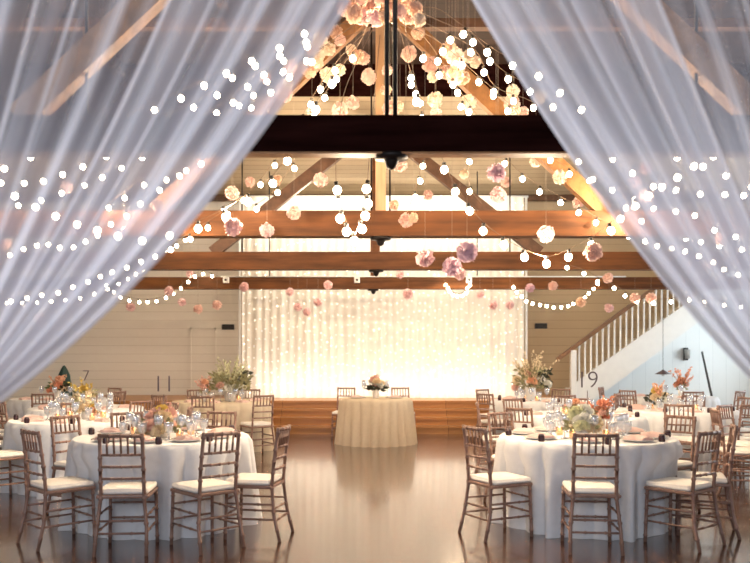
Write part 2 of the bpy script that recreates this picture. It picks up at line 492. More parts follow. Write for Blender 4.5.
def truss(i, y):
    names = ('dark shaded timber roof truss nearest the entrance', 'second brown timber roof truss from the entrance', 'third brown timber roof truss from the entrance', 'last brown timber roof truss in front of the glowing curtain')
    T = thing('roof_truss', names[i], None, (CX, y, ZB + (0.035 if i == 0 else 0)), kind='structure')
    dk = i == 0
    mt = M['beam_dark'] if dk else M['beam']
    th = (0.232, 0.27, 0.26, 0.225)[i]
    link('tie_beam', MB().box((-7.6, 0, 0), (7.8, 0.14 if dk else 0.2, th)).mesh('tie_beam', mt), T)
    if dk: link('lit_underside', MB().box((-7.6, 0.012, -0.012), (7.8, 0.13, 0)).mesh('lit_underside', M['strut']), T)  # orange strip stands in for lamp light on the beam's underside
    # iron tie bolt under the beam
    b = SM(); b.lathe([(0.0, -0.10), (0.03, -0.085), (0.045, -0.05), (0.05, -0.03), (0.11, -0.028), (0.11, 0.0), (0.0, 0.0)], 12, (0, 0.1, 0))
    link('tie_bolt', b.mesh('tie_bolt', M['iron']), T)
    zr = ZT - T.location.z + (0.35 if y < 10 else -0.02)
    if dk:
        for xx in (-0.03, 0.024):
            b = SM(); b.tube([(xx, 0.1, th), (xx, 0.1, zr)], 0.016, 8); link('king_rod', b.mesh('king_rod', M['iron']), T)
    else:
        link('king_post', MB().box((-0.055, 0.03, th), (0.055, 0.16, zr)).mesh('king_post', M['post_lit'] if i == 1 else M['beam']), T)
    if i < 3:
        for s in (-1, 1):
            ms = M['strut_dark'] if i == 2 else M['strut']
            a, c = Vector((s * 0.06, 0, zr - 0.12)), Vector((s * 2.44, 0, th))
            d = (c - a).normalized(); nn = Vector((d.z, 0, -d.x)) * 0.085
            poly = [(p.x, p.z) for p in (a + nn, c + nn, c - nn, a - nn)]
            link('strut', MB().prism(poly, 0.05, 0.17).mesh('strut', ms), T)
    # slim iron hanger rods
    for xx in ((-0.10, 0.10) if i == 1 else (-2.0, 2.0)):
        b = SM(); b.tube([(xx, 0.1, th), (xx, 0.1, zr)], 0.011); link('hanger_rod', b.mesh('hanger_rod', M['iron']), T)
    return T


for i, y in enumerate(TR): truss(i, y)

# conduit and outlet boxes on the last truss
zc = EYE + (VY - 276.5) * 15.25 / F
b = SM(); b.tube([(-2.75, 15.27, zc), (5.0, 15.27, zc)], 0.012)
tag(link('conduit_pipe', b.mesh('conduit_pipe', M['white_paint'])), 'thin white conduit running along the last roof beam', 'pipe')
for px, w in ((226, 'outer'), (357, 'middle'), (469, 'stair-side')):
    p = P(px, 280, 15.24)
    o = thing('outlet_box', {'outer': 'white square outlet box on the last beam, nearest the end wall door', 'middle': 'white square outlet box on the last beam beside the king post', 'stair-side': 'white square outlet box on the last beam towards the staircase'}[w], 'outlet', p, group='outlet boxes on the last beam')
    link('box', MB().rbox((-0.055, -0.03, -0.055), (0.055, 0.055, 0.055), 0.012).mesh('box', M['white_paint']), o)
    bb = SM(); bb.lathe([(0.0, 0), (0.022, 0), (0.022, 0.012), (0, 0.012)], 12)
    link('cover', bb.mesh('cover', M['vent']), o, (0, -0.03, 0), (PI / 2, 0, 0))
for px, py, txt in ((228, 327, 'dark wall vent left of the glowing stage curtain'), (541, 326, 'dark wall vent between stage curtain and staircase')):
    p = P(px, py, 17.98)
    o = thing('wall_vent', txt, 'vent', p)
    link('vent_frame', MB().rbox((-0.14, -0.015, -0.06), (0.14, 0.015, 0.06), 0.008).mesh('vent_frame', M['vent']), o)
    g = MB()
    for k in range(5): g.box((-0.12, -0.022, -0.045 + k * 0.02), (0.12, -0.012, -0.036 + k * 0.02))
    link('grille', g.mesh('grille', M['iron']), o)

# ------------------------------------------------------------------ stage with steps
st = thing('wooden_stage', 'honey coloured wooden stage with broad steps under the glowing curtain', 'stage', (0, 15.15, 0))
H_ST = 0.605
sx0, sx1 = -6.2, 4.15
for k in range(4):
    y0 = k * 0.17
    h = H_ST * (k + 1) / 4
    if k < 3:
        b = MB()
        b.box((sx0, y0 + 0.04, 0), (sx1, y0 + 0.20, h - 0.045)); b.box((sx0, y0, h - 0.045), (sx1, y0 + 0.209, h))
        link('step', b.mesh('step', M['stage']), st)
    else:
        b = MB(); b.box((sx0, y0 + 0.04, 0), (sx1, 2.8, h - 0.045)); b.box((sx0, y0, h - 0.045), (sx1, 2.8, h))
        link('platform', b.mesh('platform', M['stage']), st)

# glowing curtain on the stage
cx0, cx1 = (242 - VX) * 16.6 / F, (524 - VX) * 16.6 / F
cz0, cz1 = H_ST + 0.005, EYE + (VY - 197) * 16.6 / F
b = SM(); NX, NZ = 420, 10
for j in range(NZ + 1):
    v = j / NZ
    z = cz1 + (cz0 - cz1) * v
    for i in range(NX + 1):
        u = i / NX
        x = cx0 + (cx1 - cx0) * u
        fold = math.sin(u * 2 * PI * 34 + 1.5 * noise.noise(Vector((u * 20, v * 1.2, 0)))) * 0.022 + math.sin(u * 2 * PI * 11.3 + 1) * 0.02
        b.vert((x, 16.6 + fold * (0.6 + 0.4 * v) + 0.05 * noise.noise(Vector((u * 14, v * 1.5, 4))), z))
for j in range(NZ):
    for i in range(NX):
        a = j * (NX + 1) + i
        b.face(a, a + NX + 1, a + NX + 2, a + 1)
sc = thing('stage_curtain', 'tall glowing white voile curtain hung behind the head table', 'curtain', (0, 0, 0))
link('voile', b.mesh('voile', M['voile']), sc)
b = SM(); b.tube([(cx0 - 0.1, 16.66, cz1 + 0.02), (cx1 + 0.1, 16.66, cz1 + 0.02)], 0.025, 8); link('curtain_rod', b.mesh('curtain_rod', M['white_paint']), sc)
for s, xx in ((0, cx0 - 0.06), (1, cx1 + 0.06)):
    b = SM(); b.tube([(xx, 16.68, H_ST), (xx, 16.68, cz1 + 0.03)], 0.028, 8); link('upright', b.mesh('upright', M['white_paint']), sc)
# fairy lights trickling down the curtain
b = SM()
for i in range(52):
    x = cx0 + (cx1 - cx0) * (i + 0.5) / 52
    z = cz1 - random.random() * 0.2
    while z > cz0 + 0.08:
        xx = x + random.uniform(-0.03, 0.03)
        b.ball((xx, 16.52 + random.uniform(-0.01, 0.01), z), random.choice((0.006, 0.007, 0.010)), 5, 3)
        z -= random.uniform(0.14, 0.26)
tag(link('fairy_light_curtain', b.mesh('fairy_light_curtain', M['fairy'])), 'warm fairy lights trickling down the white stage curtain', 'fairy lights', kind='stuff')

# ------------------------------------------------------------------ staircase
YS = 16.95
sl = 0.72
sr = thing('staircase', 'white staircase with brown handrail rising beside the stage', 'staircase', (4.44, YS, 0))
X1 = 4.6                    # run of the stair in local x
zt0 = 0.86
poly = [(-0.03, 0.0), (0.42, 0.0), (0.42, zt0 - 0.62 + 0.42 * sl), (X1, zt0 - 0.52 + X1 * sl), (X1, zt0 + X1 * sl), (-0.03, zt0)]
link('stringer', MB().prism(poly, 0, 0.06).mesh('stringer', M['white_paint']), sr)
nst = 15
for k in range(nst):
    xa = 0.05 + k * X1 / nst
    zz = zt0 - 0.22 + (k + 0.6) * X1 / nst * sl
    b = MB(); b.box((xa, 0.06, zz - 0.03), (xa + X1 / nst + 0.03, 0.92, zz)); b.box((xa, 0.06, zz - X1 / nst * sl), (xa + 0.02, 0.92, zz - 0.03))
    link('tread', b.mesh('tread', M['white_paint']), sr)
nb = 33
bal = SM(); bal.tube([(0, 0, 0), (0, 0, 0.06), (0, 0, 0.07), (0, 0, 0.70), (0, 0, 0.71), (0, 0, 0.78)], [0.026, 0.026, 0.020, 0.020, 0.026, 0.026], 8)
bal_me = bal.mesh('baluster', M['white_paint'])
for k in range(1, nb):
    xa = k * 0.125
    link('baluster', bal_me, sr, (xa, 0.03, zt0 + xa * sl - 0.01))
b = MB(); b.rbox((-0.06, -0.03, 0), (0.06, 0.09, zt0 + 0.74), 0.01)
link('newel_post', b.mesh('newel_post', M['white_paint']), sr)
hx0, hx1 = -0.36, X1
hz = lambda x: zt0 + 0.80 + x * 0.735
poly = [(hx0, hz(hx0) - 0.05), (hx1, hz(hx1) - 0.05), (hx1, hz(hx1) + 0.045), (hx0, hz(hx0) + 0.045)]
link('handrail', MB().prism(poly, -0.02, 0.08).mesh('handrail', M['handrail']), sr)
# white wall under the stair
poly = [(4.9, 0.0), (XR, 0.0), (XR, 4.1), (9.0, 4.0), (4.9, 0.62)]
struct('wall_stair', MB().prism(poly, 17.9, 17.97), M['wall_white'], 'white wall under the staircase')
# pendant lamp under the stair
p = P(663, 374, 16.2)
pl = thing('pendant_lamp', 'small dark pendant lamp hanging before the white wall under the staircase', 'lamp', p)
b = SM(); b.tube([(0, 0, 0.05), (0, 0, ZT - p.z)], 0.005, 5); link('cord', b.mesh('cord', M['iron']), pl)
b = SM(); b.lathe([(0.015, 0.09), (0.03, 0.07), (0.16, 0.0), (0.15, -0.005), (0.025, 0.05), (0.0, 0.05)], 16); link('shade', b.mesh('shade', M['lacquer']), pl)
b = SM(); b.ball((0, 0, -0.005), 0.035); link('lamp_bulb', b.mesh('lamp_bulb', M['vase']), pl)
p = P(686, 354, 17.85)
ws = thing('wall_sconce', 'grey metal wall light on the white wall under the staircase', 'lamp', p)
link('back_plate', MB().rbox((-0.05, -0.01, -0.14), (0.05, 0.04, 0.14), 0.01).mesh('back_plate', M['vent']), ws)
b = SM(); b.lathe([(0.05, -0.1), (0.065, 0.1)], 14, (0, -0.08, 0)); link('shade', b.mesh('shade', mat('grey lampshade', (0.42, 0.42, 0.40), 0.7)), ws)
a, c = P(702, 352, 17.6), P(719, 432, 15.9)
c.z = 0.02
b = SM(); b.tube([a, a.lerp(c, 0.5), c], [0.022, 0.026, 0.026], 8)
tag(link('leaning_pole', b.mesh('leaning_pole', M['vent'])), 'slim dark pole leaning against the white wall under the staircase', 'pole')

# ------------------------------------------------------------------ entrance curtains


def sheer(side):
    """Fabric fans from a rail above the opening to a tie beside it."""
    b = SM(); NT, NV = 260, 44
    D = 2.2 if side < 0 else 2.42
    uvs = []
    T1 = 0.86
    for j in range(NV + 1):
        v = j / NV
        for i in range(NT + 1):
            t = i / NT * T1
            if side < 0:
                p0 = (470 - 800 * t, -233); c = (255 - 620 * t, 252 - 60 * t); p2 = (-62 - 40 * t, 445 - 45 * t)
            else:
                p0 = (350 + 800 * t, -233); c = (585 + 600 * t, 232 - 50 * t); p2 = (815 + 40 * t, 437 - 45 * t)
            w = ((1 - v) ** 2, 2 * v * (1 - v), v * v)
            px = sum(a * q[0] for a, q in zip(w, (p0, c, p2)))
            py = sum(a * q[1] for a, q in zip(w, (p0, c, p2)))
            q = P(px, py, D)
            amp = 0.035 * (1 - 0.55 * v)
            n1 = noise.noise(Vector((t * 24, v * 0.8, side * 3.0)))
            q.y += amp * (math.sin(t * 2 * PI * 15 + 3.0 * n1) + 0.5 * math.sin(t * 2 * PI * 34 + 2 * n1)) + 0.03 * n1
            b.vert(q); uvs.append((i / NT, v))
    for j in range(NV):
        for i in range(NT):
            a = j * (NT + 1) + i
            b.face(a, a + 1, a + NT + 2, a + NT + 1)
    me = b.mesh('sheer_curtain', M['sheer'])
    uvl = me.uv_layers.new(name='UVMap')
    for lp in me.loops: uvl.data[lp.index].uv = uvs[lp.vertex_index]
    o = thing('sheer_curtain', 'sheer white organza curtain swept to the %s side of the entrance' % ('left' if side < 0 else 'right'), 'curtain', (0, 0, 0), group='entrance curtains')
    link('fabric', me, o)
    # tail hanging below the tie, outside the view
    bx = (-62 if side < 0 else 815)
    a = P(bx, 445, D)
    bb = SM(); NA = 40
    for z, r in ((a.z + 0.02, 0.07), (a.z - 0.05, 0.065), (a.z - 0.3, 0.13), (0.012, 0.2)):
        for k in range(NA):
            an = 2 * PI * k / NA
            rr = r * (1 + 0.18 * math.sin(an * 9))
            bb.vert((a.x + side * 0.06 + rr * math.cos(an), a.y + rr * 0.7 * math.sin(an), z))
    for j in range(3):
        for k in range(NA):
            bb.face(j * NA + k, j * NA + (k + 1) % NA, (j + 1) * NA + (k + 1) % NA, (j + 1) * NA + k)
    link('tail', bb.mesh('tail', M['cloth']), o)


sheer(-1); sheer(1)

# ------------------------------------------------------------------ festoon strings
def spline(pts, step):
    """Points at an even STEP along a Catmull-Rom curve, and a fine polyline."""
    q = [pts[0] * 2 - pts[1]] + pts + [pts[-1] * 2 - pts[-2]]
    fine = []
    for i in range(1, len(q) - 2):
        for k in range(12):
            t = k / 12
            a, b, c, d = q[i - 1], q[i], q[i + 1], q[i + 2]
            fine.append(0.5 * ((2 * b) + (c - a) * t + (2 * a - 5 * b + 4 * c - d) * t * t + (3 * b - a - 3 * c + d) * t ** 3))
    fine.append(pts[-1])
    out, acc = [], step * 0.5
    for a, b in zip(fine, fine[1:]):
        L = (b - a).length
        while acc <= L:
            out.append(a.lerp(b, acc / L)); acc += step
        acc -= L
    return fine, out


bb = SM()
bb.ball((0, 0, -0.050), 0.028, 10, 7, 1.08)
bb.cur = 1
bb.lathe([(0.0, -0.026), (0.014, -0.024), (0.015, 0.008), (0.0, 0.010)], 8)
BULB = bb.mesh('bulb', [M['bulb'], M['socket']])
HUB = (385, 8, 6.6)
STR = [
    ('warm bulb string fanning left from post top, highest of its side', 0.24, [HUB, (330, 12, 6.6), (296, 33, 6.6), (262, 48, 6.6), (218, 72, 6.7), (145, 107, 6.9), (60, 140, 7.0), (-60, 190, 7.0)]),
    ('warm bulb string fanning left from post top, second highest', 0.25, [HUB, (322, 27, 6.8), (278, 50, 7), (240, 66, 7.1), (211, 92, 7.3), (160, 118, 7.4), (104, 150, 7.6), (52, 173, 7.8), (3, 178, 8), (-60, 180, 8)]),
    ('warm bulb string fanning left from post top, third highest', 0.25, [HUB, (302, 43, 7), (255, 74, 7.3), (229, 98, 7.6), (180, 130, 8), (130, 158, 8.2), (104, 171, 8.3), (77, 182, 8.4), (34, 196, 8.4), (-50, 215, 8.5)]),
    ('warm bulb string fanning left from post top, fourth highest', 0.25, [HUB, (284, 64, 7.2), (252, 90, 7.6), (222, 118, 8), (188, 165, 8.3), (145, 178, 8.4), (125, 191, 8.4), (102, 206, 8.6), (69, 213, 8.8), (33, 218, 9), (-40, 222, 9)]),
    ('warm bulb string fanning left from post top, fifth highest', 0.26, [HUB, (275, 82, 7.2), (252, 104, 7.4), (215, 150, 7.7), (179, 169, 7.8), (153, 188, 7.9), (128, 208, 8.1), (77, 240, 8.7), (34, 240, 9.3), (11, 250, 9.5), (-40, 268, 10)]),
    ('deeply sagging bulb string crossing the second beam, left of the post', 0.25, [HUB, (330, 80, 6.9), (282, 164, 7), (257, 186, 7), (229, 206, 7), (194, 222, 7), (160, 231, 7), (135, 233, 7), (110, 227, 7.1), (69, 213, 7.3), (30, 196, 7.45), (-40, 165, 7.6)]),
    ('bulb string dipping low behind the left curtain above the wall line', 0.24, [ (-30, 302, 13), (12, 299, 13), (55, 298, 13), (88, 293, 13), (112, 284, 13), (136, 270, 12.6), (172, 246, 11.9), (225, 205, 11)]),
    ('small swag of bulbs under the lowest beam near the end wall door', 0.17, [(104, 279, 14.8), (120, 294, 14.8), (143, 299, 14.8), (160, 297, 14.8), (176, 289, 14.8), (190, 277, 14.9), (203, 271, 15.0), (218, 276, 15.1)]),
    ('bulb string running from post top down to the left wall corner', 0.24, [HUB, (330, 70, 7.2), (282, 150, 8.2), (243, 196, 8.3), (171, 244, 8.5), (126, 262, 8.9), (85, 278, 9.3), (38, 292, 9.6), (-30, 300, 10)]),
    ('warm bulb string fanning right from post top, highest of its side', 0.24, [HUB, (428, 7, 6.6), (459, 23, 6.6), (499, 52, 6.6), (545, 74, 6.7), (588, 106, 6.8), (640, 135, 6.9), (718, 166, 7), (800, 196, 7)]),
    ('warm bulb string fanning right from post top, second highest', 0.25, [HUB, (438, 20, 6.8), (478, 40, 7), (500, 68, 7.2), (540, 92, 7.3), (575, 120, 7.4), (620, 158, 7.5), (654, 180, 7.6), (713, 188, 7.7), (780, 192, 8)]),
    ('warm bulb string fanning right from post top, third highest', 0.25, [HUB, (432, 26, 6.9), (475, 50, 7.2), (495, 86, 7.5), (541, 108, 7.8), (587, 168, 8.1), (623, 189, 8.2), (660, 204, 8.3), (690, 207, 8.4), (717, 226, 8.4), (790, 244, 8.5)]),
    ('warm bulb string fanning right from post top, fourth highest', 0.25, [HUB, (430, 36, 7), (474, 72, 7.4), (515, 110, 7.8), (560, 163, 8.2), (612, 183, 8.3), (633, 210, 8.4), (657, 222, 8.6), (683, 232, 8.8), (709, 238, 9), (780, 250, 9)]),
    ('deeply sagging bulb string crossing the second beam, right of the post', 0.21, [HUB, (420, 100, 6.9), (445, 165, 7), (462, 195, 7), (481, 220, 7), (506, 239, 7), (531, 252, 7), (551, 256, 7), (575, 246, 7), (594, 236, 7), (611, 222, 7), (640, 194, 7.2), (677, 170, 7.4), (760, 120, 7.6)]),
    ('bulb string running from post top down to the right wall corner', 0.25, [HUB, (455, 85, 7.4), (500, 150, 8), (528, 178, 8.2), (578, 206, 8.4), (611, 224, 8.6), (657, 240, 9), (698, 251, 9.4), (719, 262, 9.6), (739, 272, 9.8), (790, 290, 10)]),
    ('bulb string dipping low above the staircase behind the right curtain', 0.26, [(560, 262, 11.6), (585, 270, 11.7), (596, 276, 11.7), (618, 287, 11.8), (637, 297, 12), (664, 299, 12), (686, 296, 12), (711, 299, 12), (737, 303, 12), (790, 298, 12)]),
    ('small swag of bulbs under the lowest beam towards the staircase', 0.13, [(512, 282, 15.1), (525, 297, 14.9), (539, 302, 14.9), (558, 304, 14.9), (572, 302, 14.9), (588, 291, 15), (598, 280, 15.1)]),
    ('tiny swag of bulbs on the lowest beam before the glowing curtain', 0.085, [(444, 280, 15.15), (449, 287, 15.1), (454, 292, 15.1), (461, 293, 15.1), (466, 289, 15.1), (470, 281, 15.15)]),
    ('narrow loop of large bulbs hanging below the near beam by the post', 0.108, [(372, 30, 6.5), (345, 90, 6.35), (337, 140, 6.3), (336, 179, 6.3), (339, 199, 6.3), (344, 215, 6.3), (350, 230, 6.3), (356, 232, 6.3), (361, 220, 6.3), (364, 208, 6.3), (367, 190, 6.3), (369, 160, 6.3), (374, 100, 6.4), (380, 35, 6.5)]),
    ('short bulb strand spilling down the post towards the second beam', 0.17, [HUB, (399, 30, 6.8), (404, 45, 7), (409, 66, 7.2), (414, 83, 7.5), (420, 102, 7.8), (426, 140, 8.1), (418, 180, 8.3), (410, 205, 8.4)]),
    ('bulb strand trailing from post top to the second beam, left side', 0.30, [HUB, (360, 42, 7.1), (345, 62, 7.3), (330, 86, 7.6), (318, 104, 7.9), (300, 150, 8.2), (275, 190, 8.35), (255, 205, 8.4)]),
    ('bulb strand trailing from post top to the second beam, right side', 0.32, [HUB, (425, 38, 7.1), (450, 75, 7.5), (462, 100, 7.8), (468, 140, 8.2), (470, 185, 8.35), (482, 204, 8.4)]),
]
for txt, step, pts in STR:
    w = [P(*p) for p in pts]
    if pts[0] is HUB:
        ha = STR.index((txt, step, pts)) * 2.4
        w[0] = w[0] + Vector((0.13 * math.cos(ha), 0.13 * math.sin(ha), 0.10 * math.sin(1.7 * ha)))
        if pts[-1] is HUB: w[-1] = w[-1] + Vector((0.05, 0.16, 0.12))
    fine, pos = spline(w, step)
    o = thing('string_lights_hanging', txt, 'string lights', w[0], group='festoon strings over the tables')
    b = SM(); b.tube([p - w[0] for p in fine[::2] + ([fine[-1]] if len(fine) % 2 == 0 else [])], 0.0026, 4)
    link('wire', b.mesh('wire', M['wire']), o)
    for p in pos:
        if (p - P(*HUB)).length < 0.62 or ('narrow loop' in txt and p.z > 2.95): continue
        jit = Vector((0, 0, random.uniform(-0.02, 0.0)))
        link('bulb', BULB, o, p - w[0] + jit, (random.uniform(-0.3, 0.3), random.uniform(-0.3, 0.3), 0), (1.18,) * 3 if 'large bulbs' in txt or 'deeply' in txt else (1, 1, 1))

# ------------------------------------------------------------------ hanging tissue paper flowers
def pom_mesh(name, m, seed):
    random.seed(seed)
    b = SM()
    n = 64
    for k in range(n):
        z = 1 - 2 * (k + 0.5) / n
        a = k * 2.39996
        d = Vector((math.sqrt(1 - z * z) * math.cos(a), math.sqrt(1 - z * z) * math.sin(a), z))
        d2 = (d + Vector([random.uniform(-0.35, 0.35) for _ in range(3)])).normalized()
        b.petal(d * 0.32, d2, 0.30, random.uniform(0.56, 0.72), 0.18, 0, 3, 0.05)
    b.ball((0, 0, 0), 0.62, 12, 8)
    return b.mesh(name, m)


POM = {k: [pom_mesh('paper_bloom', M['paper_' + k], s) for s in (3, 11)] for k in ('blush', 'peach', 'pink', 'mauve', 'cream')}
random.seed(21)
PX = """336 32 6 peach;340 40 5 blush;329 49 6 cream;351 50 5 cream;356 56 7 peach;363 58 6 blush;409 54 7 blush;418 33 6 peach;430 65 7 blush;446 72 6 blush;449 51 8 peach;456 58 8 blush;
455 76 8 peach;433 77 5 cream;369 77 7 blush;387 70 5 blush;386 90 5 peach;340 70 5 cream;328 75 7 cream;340 110 7 blush;353 103 6 blush;390 109 7 blush;397 107 6 peach;435 100 7 cream;436 113 5 blush;
320 40 7 cream;311 50 5 blush;318 56 6 cream;309 70 7 peach;318 63 5 cream;285 94 7 blush;288 83 5 cream;312 111 5 blush;290 68 7 blush;266 78 5 blush;469 56 6 cream;475 62 5 cream;463 78 6 peach;458 66 7 blush;468 103 7 cream;
513 91 6 cream;512 103 7 blush;514 110 6 cream;523 112 5 blush;540 97 6 cream;
345 8 7 blush;354 14 8 peach;363 18 7 pink;351 3 7 peach;371 7 8 blush;376 19 7 pink;385 17 6 peach;391 5 8 peach;399 12 7 blush;403 1 8 peach;408 17 7 blush;415 9 7 peach;419 20 6 cream;381 -4 7 blush;362 -3 7 blush;
232 193 7 blush;250 182 5 blush;277 180 5 peach;314 178 5 blush;321 180 7 blush;233 227 9 pink;267 230 7 pink;294 213 7 blush;190 274 4 pink;244 287 4.5 pink;328 285 4.2 pink;182 302 4 pink;198 309 4.6 blush;217 305 4.6 blush;290 292 4 pink;298 307 4 pink;318 302 4.3 pink;307 312 4 pink;
400 165 7 blush;464 174 4.5 cream;496 173 9 mauve;506 182 5 blush;498 195 8 pink;428 195 5 blush;394 205 5 peach;406 220 7 blush;413 218 5 peach;425 258 9 pink;467 252 10 mauve;452 267 9 mauve;460 274 6 pink;546 234 8 pink;536 161 6 cream;552 165 6 blush;560 177 7 cream;
408 294 5 pink;400 274 4.2 pink;493 305 4.5 pink;530 288 4.3 mauve;553 286 4.5 blush;480 294 4.2 pink;510 305 4.2 pink;593 252 9 blush;578 203 5.5 blush;608 278 5 blush;581 302 4.8 peach;609 308 4.5 pink;
646 168 6 pink;635 182 6 pink;646 195 7 blush;635 298 5 blush;651 298 5 blush;707 265 5 blush;721 239 6 blush;157 205 6 blush;38 318 4.5 pink;131 307 4.5 pink;169 291 4.5 pink;5 244 6 blush;66 187 6 blush;124 232 5 blush"""
ORD = 'first second third fourth fifth sixth seventh eighth ninth tenth eleventh twelfth thirteenth fourteenth fifteenth sixteenth seventeenth eighteenth nineteenth twentieth'.split()


def behind_left(px, py): return px < 340 - py * 0.72 if py < 217 else px < 200 - (py - 217) * 0.87
def behind_right(px, py): return px > 481 + py * 0.55


def pom_region(px, py):
    if 338 < px < 424 and py < 26: return 'in the cluster round the post top'
    if behind_left(px, py): return 'showing through the left sheer curtain'
    if behind_right(px, py): return 'showing through the right sheer curtain'
    if py < 60: return 'high above the near beam, ' + ('left of the post' if px < 388 else 'right of the post')
    if py < 116: return 'just above the near beam, ' + ('left of the post' if px < 388 else 'right of the post')
    if py < 208: return 'between near beam and second beam'
    if py < 240: return 'in front of the second beam'
    if py < 276: return 'in front of the third beam'
    if py < 290: return 'in front of the lowest beam'
    return 'hanging below the lowest beam'


poms, HUNG = [], []
for it in PX.replace('\n', '').split(';'):
    x, y, r, k = it.split()
    poms.append((float(x), float(y), float(r), k))
reg = {}
for p in poms: reg.setdefault(pom_region(p[0], p[1]), []).append(p)
for rg, lst in reg.items():
    lst.sort()
    for n, (px, py, r, k) in enumerate(lst):
        d = 60.0 / r
        if py < 120: d = min(max(6.0, d), 8.3)
        if 338 < px < 424 and py < 26: d = random.uniform(6.3, 6.95)
        if 204 < py < 243: d = min(d, 8.2)
        if 243 <= py < 274: d = min(d, 11.4)
        if py >= 274: d = min(d, 15.0)
        d = min(max(d, 5.9), 15.0)
        d0, lo_, hi_ = d, 5.9, (8.3 if py < 120 else 8.2 if 204 < py < 243 else 11.4 if 243 <= py < 274 else 15.0)
        for k_ in range(40):            # hang clear of its neighbours
            d = min(max(d0 + 0.09 * ((k_ + 1) // 2) * (-1) ** k_, lo_), hi_)
            rad = r * d / F * (1.2 if py < 120 else 1.1)
            loc = P(px, py, d)
            if all((loc - q).length > (rad + qr) * 0.96 and not (math.hypot(loc.x - q.x, loc.y - q.y) < max(rad if q.z < loc.z else 0, qr if q.z > loc.z else 0) * 0.95) for q, qr in HUNG): break
        HUNG.append((loc, rad))
        txt = 'only one' if len(lst) == 1 else ORD[n] + ' from left'
        nm = {'blush': 'blush', 'peach': 'peach', 'pink': 'pink', 'mauve': 'mauve', 'cream': 'cream'}[k]
        o = thing('hanging_paper_flower', '%s paper flower, %s %s' % (nm, txt, rg), 'paper flower', loc, group='hanging paper flowers')
        link('bloom', random.choice(POM[k]), o, (0, 0, 0), (random.uniform(0, 6), random.uniform(0, 6), random.uniform(0, 6)), (rad, rad, rad * 0.95))
        zc = (ZD if d < 10.9 else ZT)
        b = MB(); b.tube([(0, 0, rad * 0.8), (0, 0, zc - loc.z - 0.002)], 0.0012, 3, False)
        link('thread', b.mesh('thread', M['thread']), o)

# ------------------------------------------------------------------ chiavari chairs
def turned(a, c, r, rings):
    """Turned rod: slim with raised bamboo rings at the given fractions."""
    pts, rad = [], []
    a, c = Vector(a), Vector(c)
    ts = [0.0]
    seq = [(0.0, r * 0.85)]
    for q in rings: seq += [(q - 0.025, r * 0.9), (q - 0.01, r * 1.3), (q + 0.01, r * 1.3), (q + 0.025, r * 0.9)]
    seq.append((1.0, r * 0.85))
    return [a.lerp(c, t) for t, _ in seq], [x for _, x in seq]


def bent(path, r, rings):
    """Turned rod along a polyline of points with raised rings."""
    path = [Vector(p) for p in path]
    L = [0]
    for a, b in zip(path, path[1:]): L.append(L[-1] + (b - a).length)
    def at(t):
        s = t * L[-1]
        for i in range(len(path) - 1):
            if s <= L[i + 1] + 1e-9: return path[i].lerp(path[i + 1], (s - L[i]) / (L[i + 1] - L[i]))
        return path[-1]
    seq = [(x / L[-1], r) for x in L]
    for q in rings: seq += [(q - 0.014, r * 0.95), (q - 0.005, r * 1.32), (q + 0.005, r * 1.32), (q + 0.014, r * 0.95)]
    seq.sort()
    return [at(t) for t, _ in seq], [x for _, x in seq]


